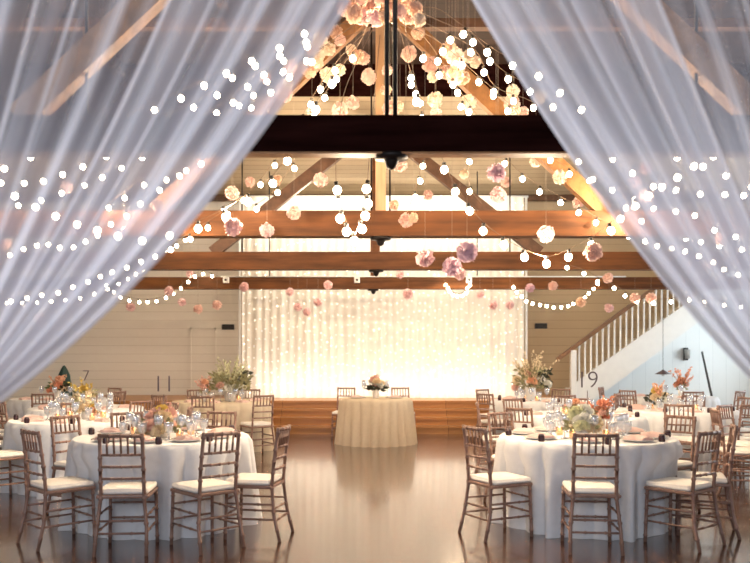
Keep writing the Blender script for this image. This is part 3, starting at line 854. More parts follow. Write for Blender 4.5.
def chair_meshes():
    me = {}
    W = 0.158
    for s in (-1, 1):
        b = SM(); b.tube(*bent([(s * 0.185, 0.195, 0.0), (s * 0.176, 0.182, 0.425)], 0.0145, (0.12, 0.35, 0.62, 0.9)), n=8)
        me['front%d' % s] = b.mesh('leg', M['chair'])
        b = SM(); b.tube(*bent([(s * 0.190, -0.265, 0.0), (s * 0.182, -0.215, 0.2), (s * W, -0.190, 0.43), (s * W, -0.205, 0.62), (s * (W - 0.003), -0.245, 0.905)], 0.0145, (0.1, 0.26, 0.46, 0.60, 0.70, 0.80, 0.96)), n=8)
        me['rear%d' % s] = b.mesh('leg', M['chair'])
    def back_y(z): return -0.205 - (z - 0.62) / 0.285 * 0.04 if z > 0.62 else -0.19 - (z - 0.43) / 0.19 * 0.015
    def rail(z, r):
        b = SM(); y = back_y(z); b.tube(*bent([(-W, y, z), (-0.06, y - 0.012, z), (0.06, y - 0.012, z), (W, y, z)], r, (0.25, 0.5, 0.75)), n=8); return b
    b = rail(0.888, 0.0145); me['top_rail'] = b.mesh('top_rail', M['chair'])
    for k, z in enumerate((0.745, 0.655, 0.565)):
        me['back_rail%d' % k] = rail(z, 0.0105).mesh('back_rail', M['chair'])
    for k in range(5):
        x = (k - 2) * 0.051
        b = SM(); b.tube(*bent([(x, back_y(0.745) - 0.010, 0.745), (x, back_y(0.888) - 0.010, 0.888)], 0.0085, (0.5,)), n=6)
        me['spindle%d' % k] = b.mesh('spindle', M['chair'])
    b = MB(); b.smooth = False
    b.rbox((-0.195, -0.20, 0.415), (0.195, 0.205, 0.442), 0.012)
    me['seat'] = b.mesh('seat', M['chair'])
    b = SM(); b.rbox((-0.188, -0.178, 0.442), (0.188, 0.198, 0.486), 0.022)
    me['cushion'] = b.mesh('cushion', M['cushion'])
    def bar(a, c): return SM().tube(*turned(a, c, 0.0098, (0.3, 0.7)), n=6)
    st = []
    for s in (-1, 1):
        for z in (0.17, 0.29): st.append(((s * 0.182, 0.19, z), (s * 0.184, -0.222 + (0.2 - z) * -0.2, z)))
    for z in (0.20, 0.32): st.append(((-0.18, 0.188, z), (0.18, 0.188, z)))
    st.append(((-0.183, -0.205, 0.25), (0.183, -0.205, 0.25)))
    st.append(((-0.183, -0.224, 0.16), (0.183, -0.224, 0.16)))
    for k, (a, c) in enumerate(st): me['stretcher%d' % k] = bar(a, c).mesh('stretcher', M['chair'])
    allb = SM()
    for a, c in st: allb.tube([a, c], 0.0098, 5)
    me['brace'] = allb.mesh('leg_brace', M['chair'])
    full = SM()
    for z, r in ((0.888, 0.0145), (0.745, 0.0105), (0.655, 0.0105), (0.565, 0.0105)):
        y = back_y(z); full.tube([(-W, y, z), (-0.06, y - 0.012, z), (0.06, y - 0.012, z), (W, y, z)], r, 6)
    for k in range(5):
        x = (k - 2) * 0.051
        full.tube([(x, back_y(0.745) - 0.010, 0.745), (x, back_y(0.888) - 0.010, 0.888)], 0.0085, 5)
    me['backrest'] = full.mesh('backrest', M['chair'])
    return me


CM = chair_meshes()


def chair_proto(near):
    o = thing('chiavari_chair', 'x', 'chair')
    link('seat', CM['seat'], o); link('cushion', CM['cushion'], o)
    for k in ('front-1', 'front1', 'rear-1', 'rear1'): link('leg', CM[k], o)
    if near:
        br = link('backrest', CM['top_rail'], o)
        for k in range(3): link('back_rail', CM['back_rail%d' % k], br)
        for k in range(5): link('spindle', CM['spindle%d' % k], br)
        for k in range(8): link('stretcher', CM['stretcher%d' % k], o)
    else:
        link('backrest', CM['backrest'], o)
        link('leg_brace', CM['brace'], o)
    remember(o)
    return o


PROTO = {True: chair_proto(True), False: chair_proto(False)}
USED = {True: False, False: False}


def chair(x, y, rz, label, group, near):
    o = PROTO[near] if not USED[near] else copy_tree(PROTO[near])
    USED[near] = True
    o.location = (x, y, 0); o.rotation_euler = (0, 0, rz)
    return tag(o, label, 'chair', group)


# ------------------------------------------------------------------ table linen and table ware
TH = 0.765


def cloth_mesh(R, seed, m, flare=0.015, amp=0.10, seats=()):
    rnd = random.Random(seed)
    b = SM(); N = 288
    ph = [rnd.uniform(0, 6.28) for _ in range(4)]
    nf = rnd.choice((22, 24))
    rows = [(R - 0.04, TH, 0), (R - 0.005, TH, 0), (R + 0.004, TH - 0.006, 0)] + [(R + 0.006, TH - 0.006 - (TH - 0.008) * t, t) for t in (0.06, 0.15, 0.3, 0.45, 0.6, 0.75, 0.9, 1.0)]
    c = b.vert((0, 0, TH))
    base = []
    for r, z, t in rows:
        base.append(len(b.v))
        for k in range(N):
            a = 2 * PI * k / N
            f = abs(math.sin(0.5 * nf * a + ph[0] + 0.55 * math.sin(3 * a + ph[1]) + 0.35 * t * math.sin(5 * a + ph[2]))) ** 0.8
            rr = r + (flare * t + (amp * (0.25 + 0.75 * t)) * f * (1 if t else 0) + 0.008 * t * math.sin(23 * a + ph[3]))
            for sa, df in seats:        # the cloth is pushed in by the chairs
                dl = abs((a - sa + PI) % (2 * PI) - PI)
                if z < 0.55 and dl < 0.5:
                    lim = df / math.cos(dl) if dl < 0.30 else df / math.cos(0.30) + (dl - 0.30) * 0.9
                    rr = min(rr, R - 0.07 + (lim - R + 0.07) * (0.25 + 0.75 * f))
            b.vert((rr * math.cos(a), rr * math.sin(a), z))
    for k in range(N): b.face(c, base[0] + k, base[0] + (k + 1) % N)
    for i in range(len(rows) - 1):
        for k in range(N): b.face(base[i] + k, base[i + 1] + k, base[i + 1] + (k + 1) % N, base[i] + (k + 1) % N)
    return b.mesh('tablecloth', m)


def wine_mesh(h, r):
    return SM().lathe([(0.0, 0), (r * 0.85, 0.0), (r * 0.85, 0.004), (0.008, 0.012), (0.005, 0.03), (0.005, h * 0.46), (0.012, h * 0.50), (r * 0.72, h * 0.60), (r, h * 0.75), (r * 0.92, h * 0.9), (r * 0.82, h), (r * 0.80, h), (r * 0.9, h * 0.9), (r * 0.97, h * 0.75), (r * 0.69, h * 0.61), (0.006, h * 0.52)], 14).mesh('wine_glass', M['glass'])


def goblet_mesh():
    return SM().lathe([(0.0, 0), (0.034, 0.0), (0.034, 0.005), (0.012, 0.014), (0.008, 0.035), (0.012, 0.055), (0.034, 0.075), (0.039, 0.12), (0.042, 0.15), (0.040, 0.15), (0.037, 0.12), (0.031, 0.078), (0.0, 0.06)], 14).mesh('water_goblet', M['glass'])


GL_W, GL_G = wine_mesh(0.21, 0.042), goblet_mesh()
PLATE = SM().lathe([(0.0, 0.001), (0.08, 0.001), (0.10, 0.006), (0.142, 0.018), (0.142, 0.022), (0.10, 0.011), (0.085, 0.008), (0.0, 0.008)], 28).mesh('plate', M['plate'])


def napkin_mesh():
    b = SM(); NX_, NY_ = 10, 8
    for j in range(NY_ + 1):
        for i in range(NX_ + 1):
            u, v = i / NX_ * 2 - 1, j / NY_ * 2 - 1
            pinch = 0.45 + 0.55 * abs(v) ** 1.2
            b.vert((u * 0.075 * pinch, v * 0.095, 0.012 + 0.03 * (1 - u * u) * (1 - 0.5 * abs(v)) + 0.008 * math.sin(u * 9)))
    W_ = NX_ + 1
    for j in range(NY_):
        for i in range(NX_): b.face(j * W_ + i, j * W_ + i + 1, (j + 1) * W_ + i + 1, (j + 1) * W_ + i)
    n0 = len(b.v)
    ring = [i for i in range(NX_ + 1)] + [j * W_ + NX_ for j in range(1, NY_ + 1)] + [NY_ * W_ + i for i in range(NX_ - 1, -1, -1)] + [j * W_ for j in range(NY_ - 1, 0, -1)]
    lo = [b.vert((b.v[i][0], b.v[i][1], 0.0)) for i in ring]
    for k in range(len(ring)):
        q = (k + 1) % len(ring)
        b.face(ring[k], lo[k], lo[q], ring[q])
    return b.mesh('napkin', M['napkin'])


NAPKIN = napkin_mesh()
JAR = SM().lathe([(0.0, 0), (0.024, 0.0), (0.028, 0.008), (0.028, 0.042), (0.022, 0.05), (0.0, 0.05)], 14).mesh('jar_body', M['dark_ribbon'])
LID = SM().lathe([(0.0, 0.05), (0.023, 0.05), (0.023, 0.06), (0.008, 0.064), (0.0, 0.064)], 14).mesh('lid', M['lacquer'])
VOT = SM().lathe([(0.0, 0.0), (0.03, 0.0), (0.036, 0.07), (0.034, 0.07), (0.028, 0.006), (0.0, 0.006)], 14).mesh('votive_glass', M['votive'])
WAX = SM().lathe([(0.0, 0.006), (0.027, 0.006), (0.029, 0.035), (0.0, 0.037)], 12).mesh('wax', M['wax'])
FLM = SM().lathe([(0.0, 0.037), (0.008, 0.047), (0.009, 0.054), (0.0, 0.074)], 8).mesh('flame', M['flame'])


def bloom_mesh(m, seed):
    random.seed(seed)
    b = SM()
    b.ball((0, 0, 0.05), 0.45, 10, 6)
    for layer, (n, tilt, l, w) in enumerate(((5, 0.25, 0.75, 0.42), (7, 0.7, 0.85, 0.46), (9, 1.15, 0.95, 0.48), (10, 1.6, 0.95, 0.45))):
        for k in range(n):
            a = 2 * PI * (k + 0.5 * (layer % 2)) / n + random.uniform(-0.15, 0.15)
            d = Vector((math.sin(tilt) * math.cos(a), math.sin(tilt) * math.sin(a), math.cos(tilt)))
            b.petal(Vector((0, 0, 0)) + d * 0.15, d, w, l, 0.22, 0, 3, 0.03)
    return b.mesh('bloom', m)


BLOOM = {k: bloom_mesh(M['petal_' + k], i + 40) for i, k in enumerate(('white', 'cream', 'blush', 'peach', 'coral', 'yellow', 'lime'))}


def arrangement(name, label, cat, x, y, z, spec, vase=(0.06, 0.10), leaves=60, spread=0.16, height=0.12, leafm='leaf', leaf=0.07, sprays=0, spray_h=0.3, spray_c='blush', seed=1, group=None, vmat='vase', dark=0):
    rnd = random.Random(seed); random.seed(seed)
    o = thing(name, label, cat, (x, y, z), rnd.uniform(0, 6), group)
    vr, vh = vase
    b = SM(); b.lathe([(0.0, 0.0), (vr * 0.75, 0.0), (vr * 0.8, 0.006), (vr, vh * 0.45), (vr * 0.82, vh * 0.85), (vr * 0.9, vh), (vr * 0.82, vh), (vr * 0.7, vh * 0.8), (0.0, vh * 0.75)], 20)
    link('vase', b.mesh('vase', M[vmat]), o)
    for (dx, dy, dz, r, c) in spec:
        link('bloom', BLOOM[c], o, (dx, dy, vh + dz), (rnd.uniform(-0.5, 0.5) - dy * 3, rnd.uniform(-0.5, 0.5) + dx * 3, rnd.uniform(0, 6)), (r, r, r))
    if leaves:
        b = SM()
        for k in range(leaves):
            a = rnd.uniform(0, 6.28); rr = spread * math.sqrt(rnd.random()); h = rnd.uniform(-0.03, height)
            d = Vector((math.cos(a), math.sin(a), rnd.uniform(-0.2, 1.2)))
            b.leaf(Vector((rr * math.cos(a) * 0.8, rr * math.sin(a) * 0.8, vh + h)), d, leaf * rnd.uniform(0.7, 1.4), leaf * rnd.uniform(0.2, 0.34))
        link('foliage', b.mesh('foliage', M[leafm]), o)
    if dark:
        b = SM()
        for k in range(dark):
            a = rnd.uniform(-0.6, 0.6); rr = spread * rnd.uniform(0.5, 0.9)
            d = Vector((math.cos(a), math.sin(a), rnd.uniform(-0.3, 0.9)))
            b.leaf(Vector((rr * math.cos(a), rr * math.sin(a), vh + rnd.uniform(0, height))), d, leaf * 1.3, leaf * 0.4)
        link('dark_foliage', b.mesh('dark_foliage', M['leaf_dark']), o)
    if sprays:
        b = SM(); b2 = SM()
        for k in range(sprays):
            a = rnd.uniform(0, 6.28); e = rnd.uniform(0.15, 0.75); L = spray_h * rnd.uniform(0.7, 1.1)
            p0 = Vector((0, 0, vh)); d = Vector((math.sin(e) * math.cos(a), math.sin(e) * math.sin(a), math.cos(e)))
            pts = [p0 + d * L * t + Vector((d.x, d.y, -0.2)) * 0.1 * t * t * L for t in (0, 0.35, 0.7, 1)]
            b.tube(pts, [0.004, 0.003, 0.003, 0.001], 4)
            for q in range(22):
                t = 0.16 + 0.84 * (q + rnd.random()) / 22
                pp = p0 + d * L * t + Vector((d.x, d.y, -0.2)) * 0.1 * t * t * L
                b2.petal(pp, Vector([rnd.uniform(-1, 1) for _ in range(3)]), 0.013, 0.03, 0.01, 0, 2)
        link('stems', b.mesh('stems', M['stem']), o)
        link('flower_spray', b2.mesh('spray', M['petal_' + spray_c]), o)
    return o


SECT = ('wall', 'stage-wall', 'stage', 'stage-aisle', 'aisle', 'entrance-aisle', 'entrance', 'entrance-wall')


def sector(ang, left):
    """Name for the direction ANG (degrees, 0 = +x, 90 = to the stage) at a table left or right of the aisle."""
    a = ang % 360
    if left: a = (180 - a) % 360      # measured so that 0 = wall, 90 = stage, 180 = aisle
    return SECT[int(((a + 22.5) % 360) // 45)]


def sectors(angs, left):
    """Eight-way side names for a ring of places, each used once, order kept."""
    from itertools import combinations
    def loc(a): return ((180 - a) if left else a) % 360
    order = sorted(range(len(angs)), key=lambda i: loc(angs[i]))
    n, best = len(angs), None
    for cmb in combinations(range(8), n):
        for r in range(n):
            c = cmb[r:] + cmb[:r]
            e = sum(min(abs(loc(angs[i]) - 45 * k), 360 - abs(loc(angs[i]) - 45 * k)) ** 2 for i, k in zip(order, c))
            if best is None or e < best[0]: best = (e, c)
    return {angs[i]: SECT[k] for i, k in zip(order, best[1])}


class Table:
    def __init__(s, x, y, phrase, left, R=0.76, seed=1, m='cloth', cloth_label=None):
        s.x, s.y, s.ph, s.left, s.R, s.seed, s.m = x, y, phrase, left, R, seed, m
        o = link('tablecloth', cloth_mesh(R, seed, M[m]), None, (x, y, 0))
        s.cl = o
        tag(o, cloth_label or 'cream floor-length cloth covering the ' + phrase, 'tablecloth', 'floor-length tablecloths')

    def at(s, ang, r):
        a = math.radians(ang); return s.x + r * math.cos(a), s.y + r * math.sin(a)

    def chairs(s, angs, near=False, dist=0.985):
        angs = [(q + (0, 0))[:3] if isinstance(q, tuple) else (q, 0, 0) for q in angs]
        names = sectors([q[0] for q in angs], s.left)
        s.cl.data = cloth_mesh(s.R, s.seed, M[s.m], seats=[(math.radians(q[0]), dist + q[2] - 0.232 - 0.003 * abs(q[1])) for q in angs])
        for ang, turn, dd in angs:
            sc_ = names[ang]
            x, y = s.at(ang, dist + dd)
            face = math.radians(ang + 180 + turn) - PI / 2
            look = 'seen from behind' if 'entrance' in sc_ else ('facing us' if 'stage' in sc_ else 'seen side-on')
            chair(x, y, face, 'brown chiavari chair %s, %s side of %s' % (look, sc_, s.ph), 'chairs around the ' + s.ph, near)

    def places(s, angs, plate=True, nap=True, wine=True, gob=True, jar=True):
        names = sectors(angs, s.left)
        for ang in angs:
            sc_ = names[ang]
            end = ' at %s place on %s' % (sc_, s.ph)
            rz = math.radians(ang) + PI / 2
            def put(name, me, r, off, label, cat, z=TH, turn=0):
                x, y = s.at(ang + math.degrees(off / max(r, 0.1)), r)
                o = link(name, me, None, (x, y, z), (0, 0, rz + turn))
                tag(o, label + end, cat, '%ss on the %s' % (name.replace('_', ' '), s.ph))
                return o
            if plate: put('plate', PLATE, s.R - 0.21, 0, 'white plate', 'plate', TH + 0.001)
            if nap: put('napkin', NAPKIN, s.R - 0.21, 0 if plate else 0.0, 'folded dusty pink napkin', 'napkin', TH + (0.013 if plate else 0.001))
            if wine: put('wine_glass', GL_W, s.R - 0.44, 0.05, 'clear stemmed wine glass', 'glass')
            if gob: put('water_goblet', GL_G, s.R - 0.40, -0.08, 'clear water goblet', 'glass')
            if jar:
                x, y = s.at(ang + 12.5, s.R - 0.07)
                o = thing('favour_jar', 'small dark favour jar' + end, 'favour', (x, y, TH + 0.001), 0, 'favour jars on the ' + s.ph)
                link('jar_body', JAR, o); link('lid', LID, o)

    def votives(s, n, r, a0=20):
        angs = [a0 + k * 360 / n for k in range(n)]
        names = sectors(angs, s.left)
        for ang in angs:
            x, y = s.at(ang, r)
            o = thing('votive_candle', 'lit votive candle, %s of the flowers on %s' % (names[ang] + ' side', s.ph), 'candle', (x, y, TH + 0.001), 0, 'votives on the ' + s.ph)
            link('votive_glass', VOT, o); link('wax', WAX, o); link('flame', FLM, o)

    def number(s, dx, dy, text, h, label):
        o = thing('table_number', label, 'table number', (s.x + dx, s.y + dy, TH + 0.001))
        b = SM(); b.lathe([(0, 0), (0.045, 0), (0.045, 0.008), (0.006, 0.014), (0.004, 0.02), (0.004, h - 0.16), (0, h - 0.16)], 12)
        link('stand', b.mesh('stand', M['lacquer']), o)
        for k, chx in enumerate(text):
            cu = bpy.data.curves.new('digit', 'FONT')
            cu.body = chx; cu.size = 0.22; cu.extrude = 0.004; cu.offset = -0.004; cu.align_x = 'CENTER'
            tmp = bpy.data.objects.new('tmp', cu)
            me = bpy.data.meshes.new_from_object(tmp)
            bpy.data.objects.remove(tmp)
            me.materials.clear(); me.materials.append(M['lacquer'])
            link('digit', me, o, ((k - (len(text) - 1) / 2) * 0.1, 0, h - 0.135), (PI / 2, 0, 0))


EIGHT = [0, 45, 90, 135, 180, 225, 270, 315]
# --- front table right of the aisle
t1 = Table(1.99, 7.15, 'front table right of aisle', False, seed=5)
t1.chairs([(256, 8), (210, -4, 0.02), (303, 6, -0.03), (333, 8, -0.03), (28, 4), (72, 0), (118, 4)], near=True)
t1.places([256, 210, 303, 338, 28, 72, 118, 163])
t1.votives(5, 0.24, 10)
t1.number(0.04, 0.12, '19', 0.56, 'dark table number 19 on tall stand, front table right of aisle')
arrangement('floral_centerpiece', 'round white and lime hydrangea centerpiece on front table right of aisle', 'flowers', t1.x - 0.10, t1.y - 0.22, TH,
            [(-0.08, 0.0, 0.06, 0.085, 'white'), (0.07, -0.03, 0.07, 0.085, 'white'), (0.0, -0.09, 0.04, 0.08, 'cream'), (-0.02, 0.05, 0.12, 0.075, 'lime'), (0.10, 0.05, 0.04, 0.07, 'white'), (-0.14, 0.02, 0.02, 0.065, 'lime'), (0.01, -0.02, 0.14, 0.075, 'white'), (-0.07, -0.08, 0.0, 0.06, 'cream')], (0.07, 0.09), 26, 0.16, 0.04, leafm='leaf_sage', seed=3)
arrangement('bud_vase', 'slim vase of coral and peach stems on front table right of aisle', 'flowers', t1.x + 0.18, t1.y + 0.15, TH,
            [(0.0, 0.0, 0.14, 0.045, 'coral'), (0.03, 0.02, 0.08, 0.042, 'peach'), (-0.04, 0.0, 0.05, 0.04, 'blush'), (0.0, -0.03, 0.02, 0.04, 'coral')], (0.035, 0.14), 14, 0.06, 0.1, leafm='leaf_sage', sprays=4, spray_h=0.22, spray_c='coral', seed=4)
# --- front table left of the aisle
t2 = Table(-1.80, 7.15, 'front table left of aisle', True, seed=9)
t2.chairs([(269, 5), (302, 10, 0.06), (329, 20, 0.07), (231, -6, 0.0), (75, 0), (120, 5), (153, -4)], near=True)
t2.places([269, 305, 338, 231, 25, 75, 120, 157])
t2.votives(5, 0.26, 30)
t2.number(-0.04, 0.2, '11', 0.52, 'dark table number 11 on tall stand, front table left of aisle')
arrangement('floral_centerpiece', 'low centerpiece of cream and blush roses on front table left of aisle', 'flowers', t2.x + 0.02, t2.y - 0.12, TH,
            [(-0.14, -0.05, 0.02, 0.075, 'cream'), (0.0, -0.12, 0.02, 0.08, 'white'), (0.13, -0.06, 0.02, 0.075, 'blush'), (-0.06, 0.04, 0.11, 0.08, 'blush'), (0.07, 0.03, 0.10, 0.07, 'cream'), (0.20, 0.02, -0.01, 0.066, 'cream'), (-0.21, 0.02, 0.0, 0.066, 'blush'), (0.01, 0.0, 0.15, 0.06, 'yellow'), (-0.11, -0.13, -0.03, 0.06, 'white'), (0.11, -0.14, -0.03, 0.062, 'cream'), (0.02, -0.08, 0.09, 0.06, 'blush')], (0.07, 0.08), 60, 0.22, 0.06, leafm='leaf_sage', sprays=6, spray_h=0.24, spray_c='blush', seed=6)
# --- second table at the far left
t5 = Table(-3.22, 9.1, 'second-row table at far left', True, seed=14)
t5.chairs([(236, -8), (170, 6), (50, 0), (5, 0)])
t5.places([270, 225, 315, 0, 180, 90], plate=False, jar=True)
t5.votives(4, 0.27, 45)
arrangement('floral_centerpiece', 'low cream and yellow centerpiece on second-row table at far left', 'flowers', t5.x + 0.08, t5.y - 0.05, TH,
            [(-0.08, 0, 0.03, 0.055, 'cream'), (0.06, -0.05, 0.03, 0.055, 'yellow'), (0.0, 0.04, 0.09, 0.055, 'white'), (0.12, 0.03, 0.02, 0.05, 'cream'), (-0.02, -0.08, 0.0, 0.05, 'peach')], (0.06, 0.09), 40, 0.15, 0.06, leafm='leaf_sage', sprays=4, spray_h=0.25, spray_c='cream', seed=8)
# --- third table on the left
t6 = Table(-3.85, 11.1, 'third-row table left of aisle', True, seed=17)
t6.chairs([(322, 0), (282, 4), (230, 0), (185, 0), (110, 0)])
t6.places([270, 225, 315, 0, 180], plate=False, jar=False)
t6.votives(3, 0.3, 200)
t6.number(-0.06, 0.15, '7', 0.5, 'dark table number 7 on tall stand, third-row table left of aisle')
arrangement('floral_centerpiece', 'yellow and cream centerpiece on third-row table left of aisle', 'flowers', t6.x + 0.02, t6.y - 0.1, TH,
            [(-0.08, 0, 0.05, 0.06, 'cream'), (0.06, -0.05, 0.08, 0.06, 'yellow'), (0.0, 0.04, 0.14, 0.06, 'yellow'), (0.13, 0.03, 0.02, 0.055, 'cream'), (-0.04, -0.08, 0.0, 0.055, 'white')], (0.06, 0.12), 50, 0.17, 0.1, leafm='leaf_sage', sprays=6, spray_h=0.28, spray_c='yellow', seed=12)
# --- table by the back wall on the left
t7 = Table(-5.15, 13.5, 'back table by the end wall', True, seed=20)
t7.chairs([(280, 0), (232, 0), (340, 0), (60, 0)])
t7.places([270, 225, 315, 0], plate=False, jar=False, gob=False)
arrangement('floral_centerpiece', 'orange and peach centerpiece with dark leaves on back table by end wall', 'flowers', t7.x + 0.02, t7.y - 0.1, TH,
            [(-0.1, 0, 0.05, 0.075, 'peach'), (0.08, -0.05, 0.08, 0.075, 'coral'), (0.0, 0.04, 0.17, 0.075, 'peach'), (0.15, 0.03, 0.02, 0.06, 'cream'), (-0.05, -0.1, 0.0, 0.065, 'coral'), (-0.18, 0.0, 0.0, 0.06, 'blush')], (0.07, 0.14), 50, 0.2, 0.12, leafm='leaf', sprays=5, spray_h=0.3, spray_c='peach', seed=15, dark=16)
# --- table with tall greenery beside the stage
t4 = Table(-2.28, 12.75, 'tall-greenery table by the stage', True, seed=23, m='cloth_ivory')
t4.chairs([(268, 0), (312, -10, 0.02), (75, 0), (120, 0), (233, 0)])
t4.places([270, 225, 315, 0], plate=False, jar=False)
t4.votives(3, 0.28, 250)
arrangement('foliage_arrangement', 'tall wide spray of sage greenery on table left of stage', 'flowers', t4.x + 0.14, t4.y, TH,
            [(-0.2, -0.12, 0.0, 0.07, 'white'), (-0.04, -0.14, 0.0, 0.075, 'white'), (0.12, -0.14, 0.0, 0.07, 'white'), (0.0, 0.0, 0.12, 0.06, 'cream'), (-0.28, -0.02, 0.05, 0.06, 'blush')], (0.09, 0.2), 300, 0.36, 0.24, leafm='leaf_sage', leaf=0.085, sprays=24, spray_h=0.5, spray_c='lime', seed=18, dark=50)
arrangement('bud_vase', 'slim vase of blush and peach stems beside the greenery left of stage', 'flowers', t4.x - 0.22, t4.y - 0.2, TH,
            [(0.0, 0.0, 0.14, 0.06, 'peach'), (0.05, 0.02, 0.06, 0.055, 'blush'), (-0.06, 0.0, 0.04, 0.055, 'peach')], (0.04, 0.16), 14, 0.08, 0.1, leafm='leaf_sage', sprays=6, spray_h=0.26, spray_c='blush', seed=19)
# --- table with tall blossom beside the stage
t8 = Table(2.85, 13.0, 'tall-blossom table by the stage', False, seed=27)
t8.chairs([(275, 0), (214, 8, 0.0), (130, 0), (60, 0), (330, 0)])
t8.places([270, 225, 180, 135], plate=False, jar=True)
t8.votives(3, 0.28, 250)
arrangement('blossom_arrangement', 'tall loose arrangement of blossom branches on table right of stage', 'flowers', t8.x - 0.14, t8.y, TH,
            [(-0.2, -0.1, 0.12, 0.075, 'cream'), (0.06, -0.12, 0.1, 0.08, 'peach'), (0.2, -0.08, 0.14, 0.07, 'white'), (-0.05, -0.05, 0.22, 0.07, 'blush'), (0.28, 0.0, 0.06, 0.065, 'white'), (-0.26, 0.0, 0.0, 0.06, 'blush'), (0.1, 0.02, 0.28, 0.06, 'lime')], (0.09, 0.2), 190, 0.3, 0.3, leafm='leaf_sage', leaf=0.08, sprays=26, spray_h=0.6, spray_c='cream', seed=22, dark=34)
# --- second-row table right
t11 = Table(2.62, 9.75, 'second-row table right of aisle', False, seed=31)
t11.chairs([(222, 6), (172, 0), (120, 0), (76, 0)])
t11.places([270, 225, 180, 315, 0], plate=False, jar=True)
t11.votives(4, 0.26, 220)
arrangement('floral_centerpiece', 'low blush and cream centerpiece on second-row table right of aisle', 'flowers', t11.x - 0.02, t11.y, TH,
            [(-0.07, 0, 0.03, 0.055, 'blush'), (0.06, -0.05, 0.03, 0.055, 'cream'), (0.0, 0.04, 0.07, 0.055, 'peach'), (0.12, 0.03, 0.0, 0.05, 'blush')], (0.06, 0.08), 34, 0.14, 0.05, leafm='leaf_sage', seed=25)
# --- third-row table right
t9 = Table(4.2, 10.75, 'third-row table right of aisle', False, seed=35)
t9.chairs([(251, -6, 0.04), (290, 0, 0.04), (58, 0, 0.02), (20, 0), (105, 0), (335, 6)])
t9.places([270, 225, 180, 135, 315], plate=False, jar=True)
t9.votives(3, 0.3, 180)
arrangement('floral_centerpiece', 'cream and yellow centerpiece on third-row table right of aisle', 'flowers', t9.x - 0.26, t9.y - 0.05, TH,
            [(-0.09, 0, 0.05, 0.06, 'cream'), (0.06, -0.05, 0.06, 0.065, 'cream'), (0.0, 0.04, 0.13, 0.06, 'yellow'), (0.13, 0.03, 0.03, 0.055, 'peach'), (-0.03, -0.08, 0.02, 0.055, 'white')], (0.065, 0.11), 50, 0.17, 0.1, leafm='leaf_dark', sprays=6, spray_h=0.26, spray_c='peach', seed=28)
# --- table under the stair
t10 = Table(5.45, 14.2, 'back table before the staircase', False, seed=39)
t10.chairs([(215, 0), (265, 0), (310, 0), (150, 0)])
t10.places([270, 225, 180], plate=False, jar=False, gob=False)
arrangement('floral_centerpiece', 'upright orange and blush stems on back table before the staircase', 'flowers', t10.x + 0.15, t10.y - 0.1, TH,
            [(0, 0, 0.12, 0.07, 'peach'), (0.07, -0.03, 0.05, 0.065, 'coral'), (-0.07, 0.0, 0.03, 0.065, 'blush')], (0.06, 0.16), 24, 0.1, 0.12, leafm='leaf_sage', sprays=9, spray_h=0.36, spray_c='coral', seed=33)
# --- table at the right edge
t12 = Table(5.0, 8.45, 'side table at right edge of view', False, seed=43)
t12.chairs([(172, 0), (128, 0), (212, 4)])
# --- head table for two
HX, HY = 0.2, 13.6
hd = Table(HX, HY, 'small head table before the stage', False, R=0.59, seed=47, m='cloth_ivory', cloth_label='ivory pleated floor-length cloth on the small head table before the stage')
chair(-0.36, HY + 0.84, PI - 0.15, 'brown chiavari chair behind the head table, left of the bouquet', 'head table chairs', False)
chair(0.70, HY + 0.84, PI + 0.15, 'brown chiavari chair behind the head table, right of the bouquet', 'head table chairs', False)
for s, w in ((-1, 'left'), (1, 'right')):
    x = HX + s * 0.33
    tag(link('plate', PLATE, None, (x, HY - 0.05, TH + 0.001)), 'white plate on the head table, %s of the bouquet' % w, 'plate', 'head table plates')
    tag(link('napkin', NAPKIN, None, (x, HY - 0.05, TH + 0.013), (0, 0, s * 0.4)), 'folded pink napkin on the head table, %s of the bouquet' % w, 'napkin', 'head table napkins')
    tag(link('wine_glass', wine_mesh(0.30, 0.04) if s < 0 else bpy.data.meshes['wine_glass.001'], None, (HX + s * 0.2, HY + 0.12, TH)), 'tall stemmed glass on the head table, %s of the bouquet' % w, 'glass', 'head table glasses')
arrangement('bridal_bouquet', 'round blush and white bouquet in white vase on the head table', 'flowers', HX, HY - 0.02, TH,
            [(-0.07, -0.03, 0.07, 0.075, 'white'), (0.06, -0.05, 0.07, 0.075, 'blush'), (0.0, 0.02, 0.16, 0.08, 'blush'), (0.1, 0.03, 0.12, 0.065, 'white'), (-0.1, 0.03, 0.13, 0.07, 'cream'), (0.0, -0.09, 0.09, 0.07, 'cream'), (0.02, -0.03, 0.21, 0.05, 'white')], (0.06, 0.15), 50, 0.16, 0.03, leafm='leaf_dark', leaf=0.09, seed=36)

# dark green cloth hung over something by the end wall, behind the orange flowers
p = P(64, 372, 14.85)
b = SM()
for z, w_, d_ in ((0, 0.20, 0.16), (0.5, 0.17, 0.15), (0.9, 0.12, 0.1), (p.z - 0.06, 0.10, 0.08), (p.z + 0.06, 0.05, 0.05), (p.z + 0.12, 0.015, 0.015)):
    base = len(b.v)
    for k in range(24):
        a = 2 * PI * k / 24
        q = 1 + 0.12 * math.sin(7 * a)
        b.vert((w_ * q * math.cos(a), d_ * q * math.sin(a), z))
    if base:
        for k in range(24): b.face(base - 24 + k, base - 24 + (k + 1) % 24, base + (k + 1) % 24, base + k)
b.face(*range(len(b.v) - 24, len(b.v)))
tag(link('draped_cover', b.mesh('draped_cover', M['teal']), None, (p.x, p.y, 0)), 'dark green draped form behind the orange flowers by the end wall', 'cover')

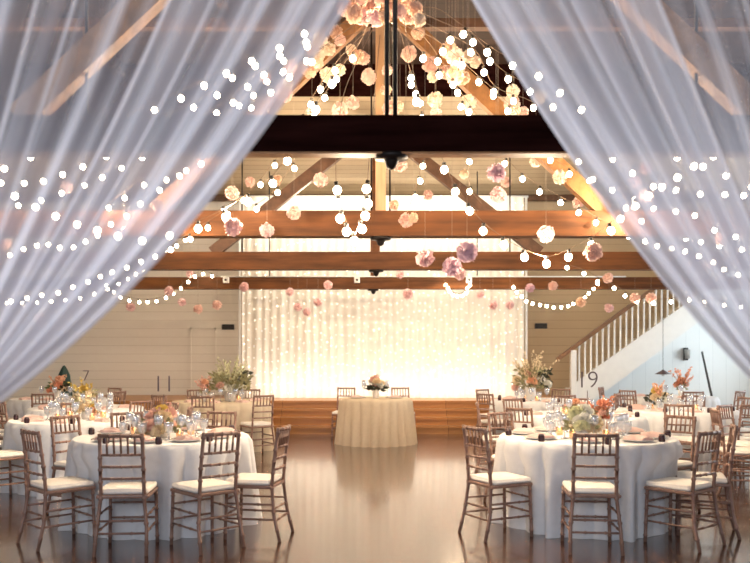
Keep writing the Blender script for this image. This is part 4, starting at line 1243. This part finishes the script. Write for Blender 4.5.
# ------------------------------------------------------------------ light
def lamp(name, kind, loc, energy, col, rot=None, size=None, size_y=None, radius=None, spread=None):
    l = bpy.data.lights.new(name, kind)
    l.energy = energy; l.color = col
    if kind == 'AREA':
        l.shape = 'RECTANGLE'; l.size = size; l.size_y = size_y or size
        if spread: l.spread = spread
    if radius: l.shadow_soft_size = radius
    o = bpy.data.objects.new(name, l); COL.objects.link(o)
    o.location = loc
    if rot: o.rotation_euler = rot
    return o


WARM = (1.0, 0.66, 0.36)
WARM2 = (1.0, 0.78, 0.54)
# glow of the festoon bulbs
for k, (x, y, d, e) in enumerate(((384, 34, 7.0, 16), (300, 75, 7.2, 12), (460, 90, 7.2, 12), (230, 208, 7.0, 46), (540, 256, 7.0, 52), (120, 205, 8.2, 50), (640, 208, 8.2, 50), (355, 232, 6.3, 40), (60, 240, 9.5, 40), (700, 250, 9.5, 40), (400, 200, 9.9, 42), (250, 200, 10.2, 36), (520, 200, 10.2, 36), (330, 225, 13.2, 60), (470, 225, 13.2, 60))):
    lamp('festoon_glow', 'POINT', P(x, y, d), e * 1.9, WARM2 if k > 2 else WARM, radius=0.035)
# added fill lights that brighten the stage curtain from above and below
lamp('curtain_fill_top', 'AREA', (0.4, 15.65, 4.9), 115, (1.0, 0.92, 0.80), (math.radians(28), 0, 0), 5.4, 0.3)
lamp('curtain_fill_foot', 'AREA', (0.4, 16.05, H_ST + 0.06), 38, (1.0, 0.91, 0.80), (math.radians(140), 0, 0), 5.4, 0.12)
# daylight from the entrance behind the camera
lamp('entrance_daylight', 'AREA', (-1.2, -3.0, 3.3), 270, (0.86, 0.91, 1.0), (math.radians(80), 0, math.radians(-8)), 4.0, 2.2)
# daylight through the windows in the right wall
for y0 in (11.3, 15.5):
    lamp('window_daylight', 'AREA', (XR + 0.3, y0, 1.9), 190, (0.80, 0.92, 1.0), (0, math.radians(90), 0), 2.0, 2.2)

w = bpy.data.worlds.new('World'); S.world = w
w.use_nodes = True
bg = w.node_tree.nodes['Background']
bg.inputs['Color'].default_value = (0.72, 0.82, 1.0, 1)
bg.inputs['Strength'].default_value = 0.5

# ------------------------------------------------------------------ camera
cam = bpy.data.cameras.new('Camera')
cam.sensor_width = 36.0
cam.lens = 36.0 * F / 750.0
cam.shift_x = (375.0 - VX) / 750.0
cam.shift_y = (VY - 281.5) / 750.0
cam.clip_start = 0.05
cam.dof.use_dof = True
cam.dof.focus_distance = 9.0
cam.dof.aperture_fstop = 2.0
co = bpy.data.objects.new('Camera', cam); COL.objects.link(co)
co.location = (0, 0, EYE); co.rotation_euler = (PI / 2, 0, 0)
S.camera = co

S.view_settings.view_transform = 'Standard'
S.view_settings.exposure = 0.08
S.cycles.use_denoising = True
S.cycles.max_bounces = 8
S.cycles.transparent_max_bounces = 24
S.cycles.sample_clamp_indirect = 4.0
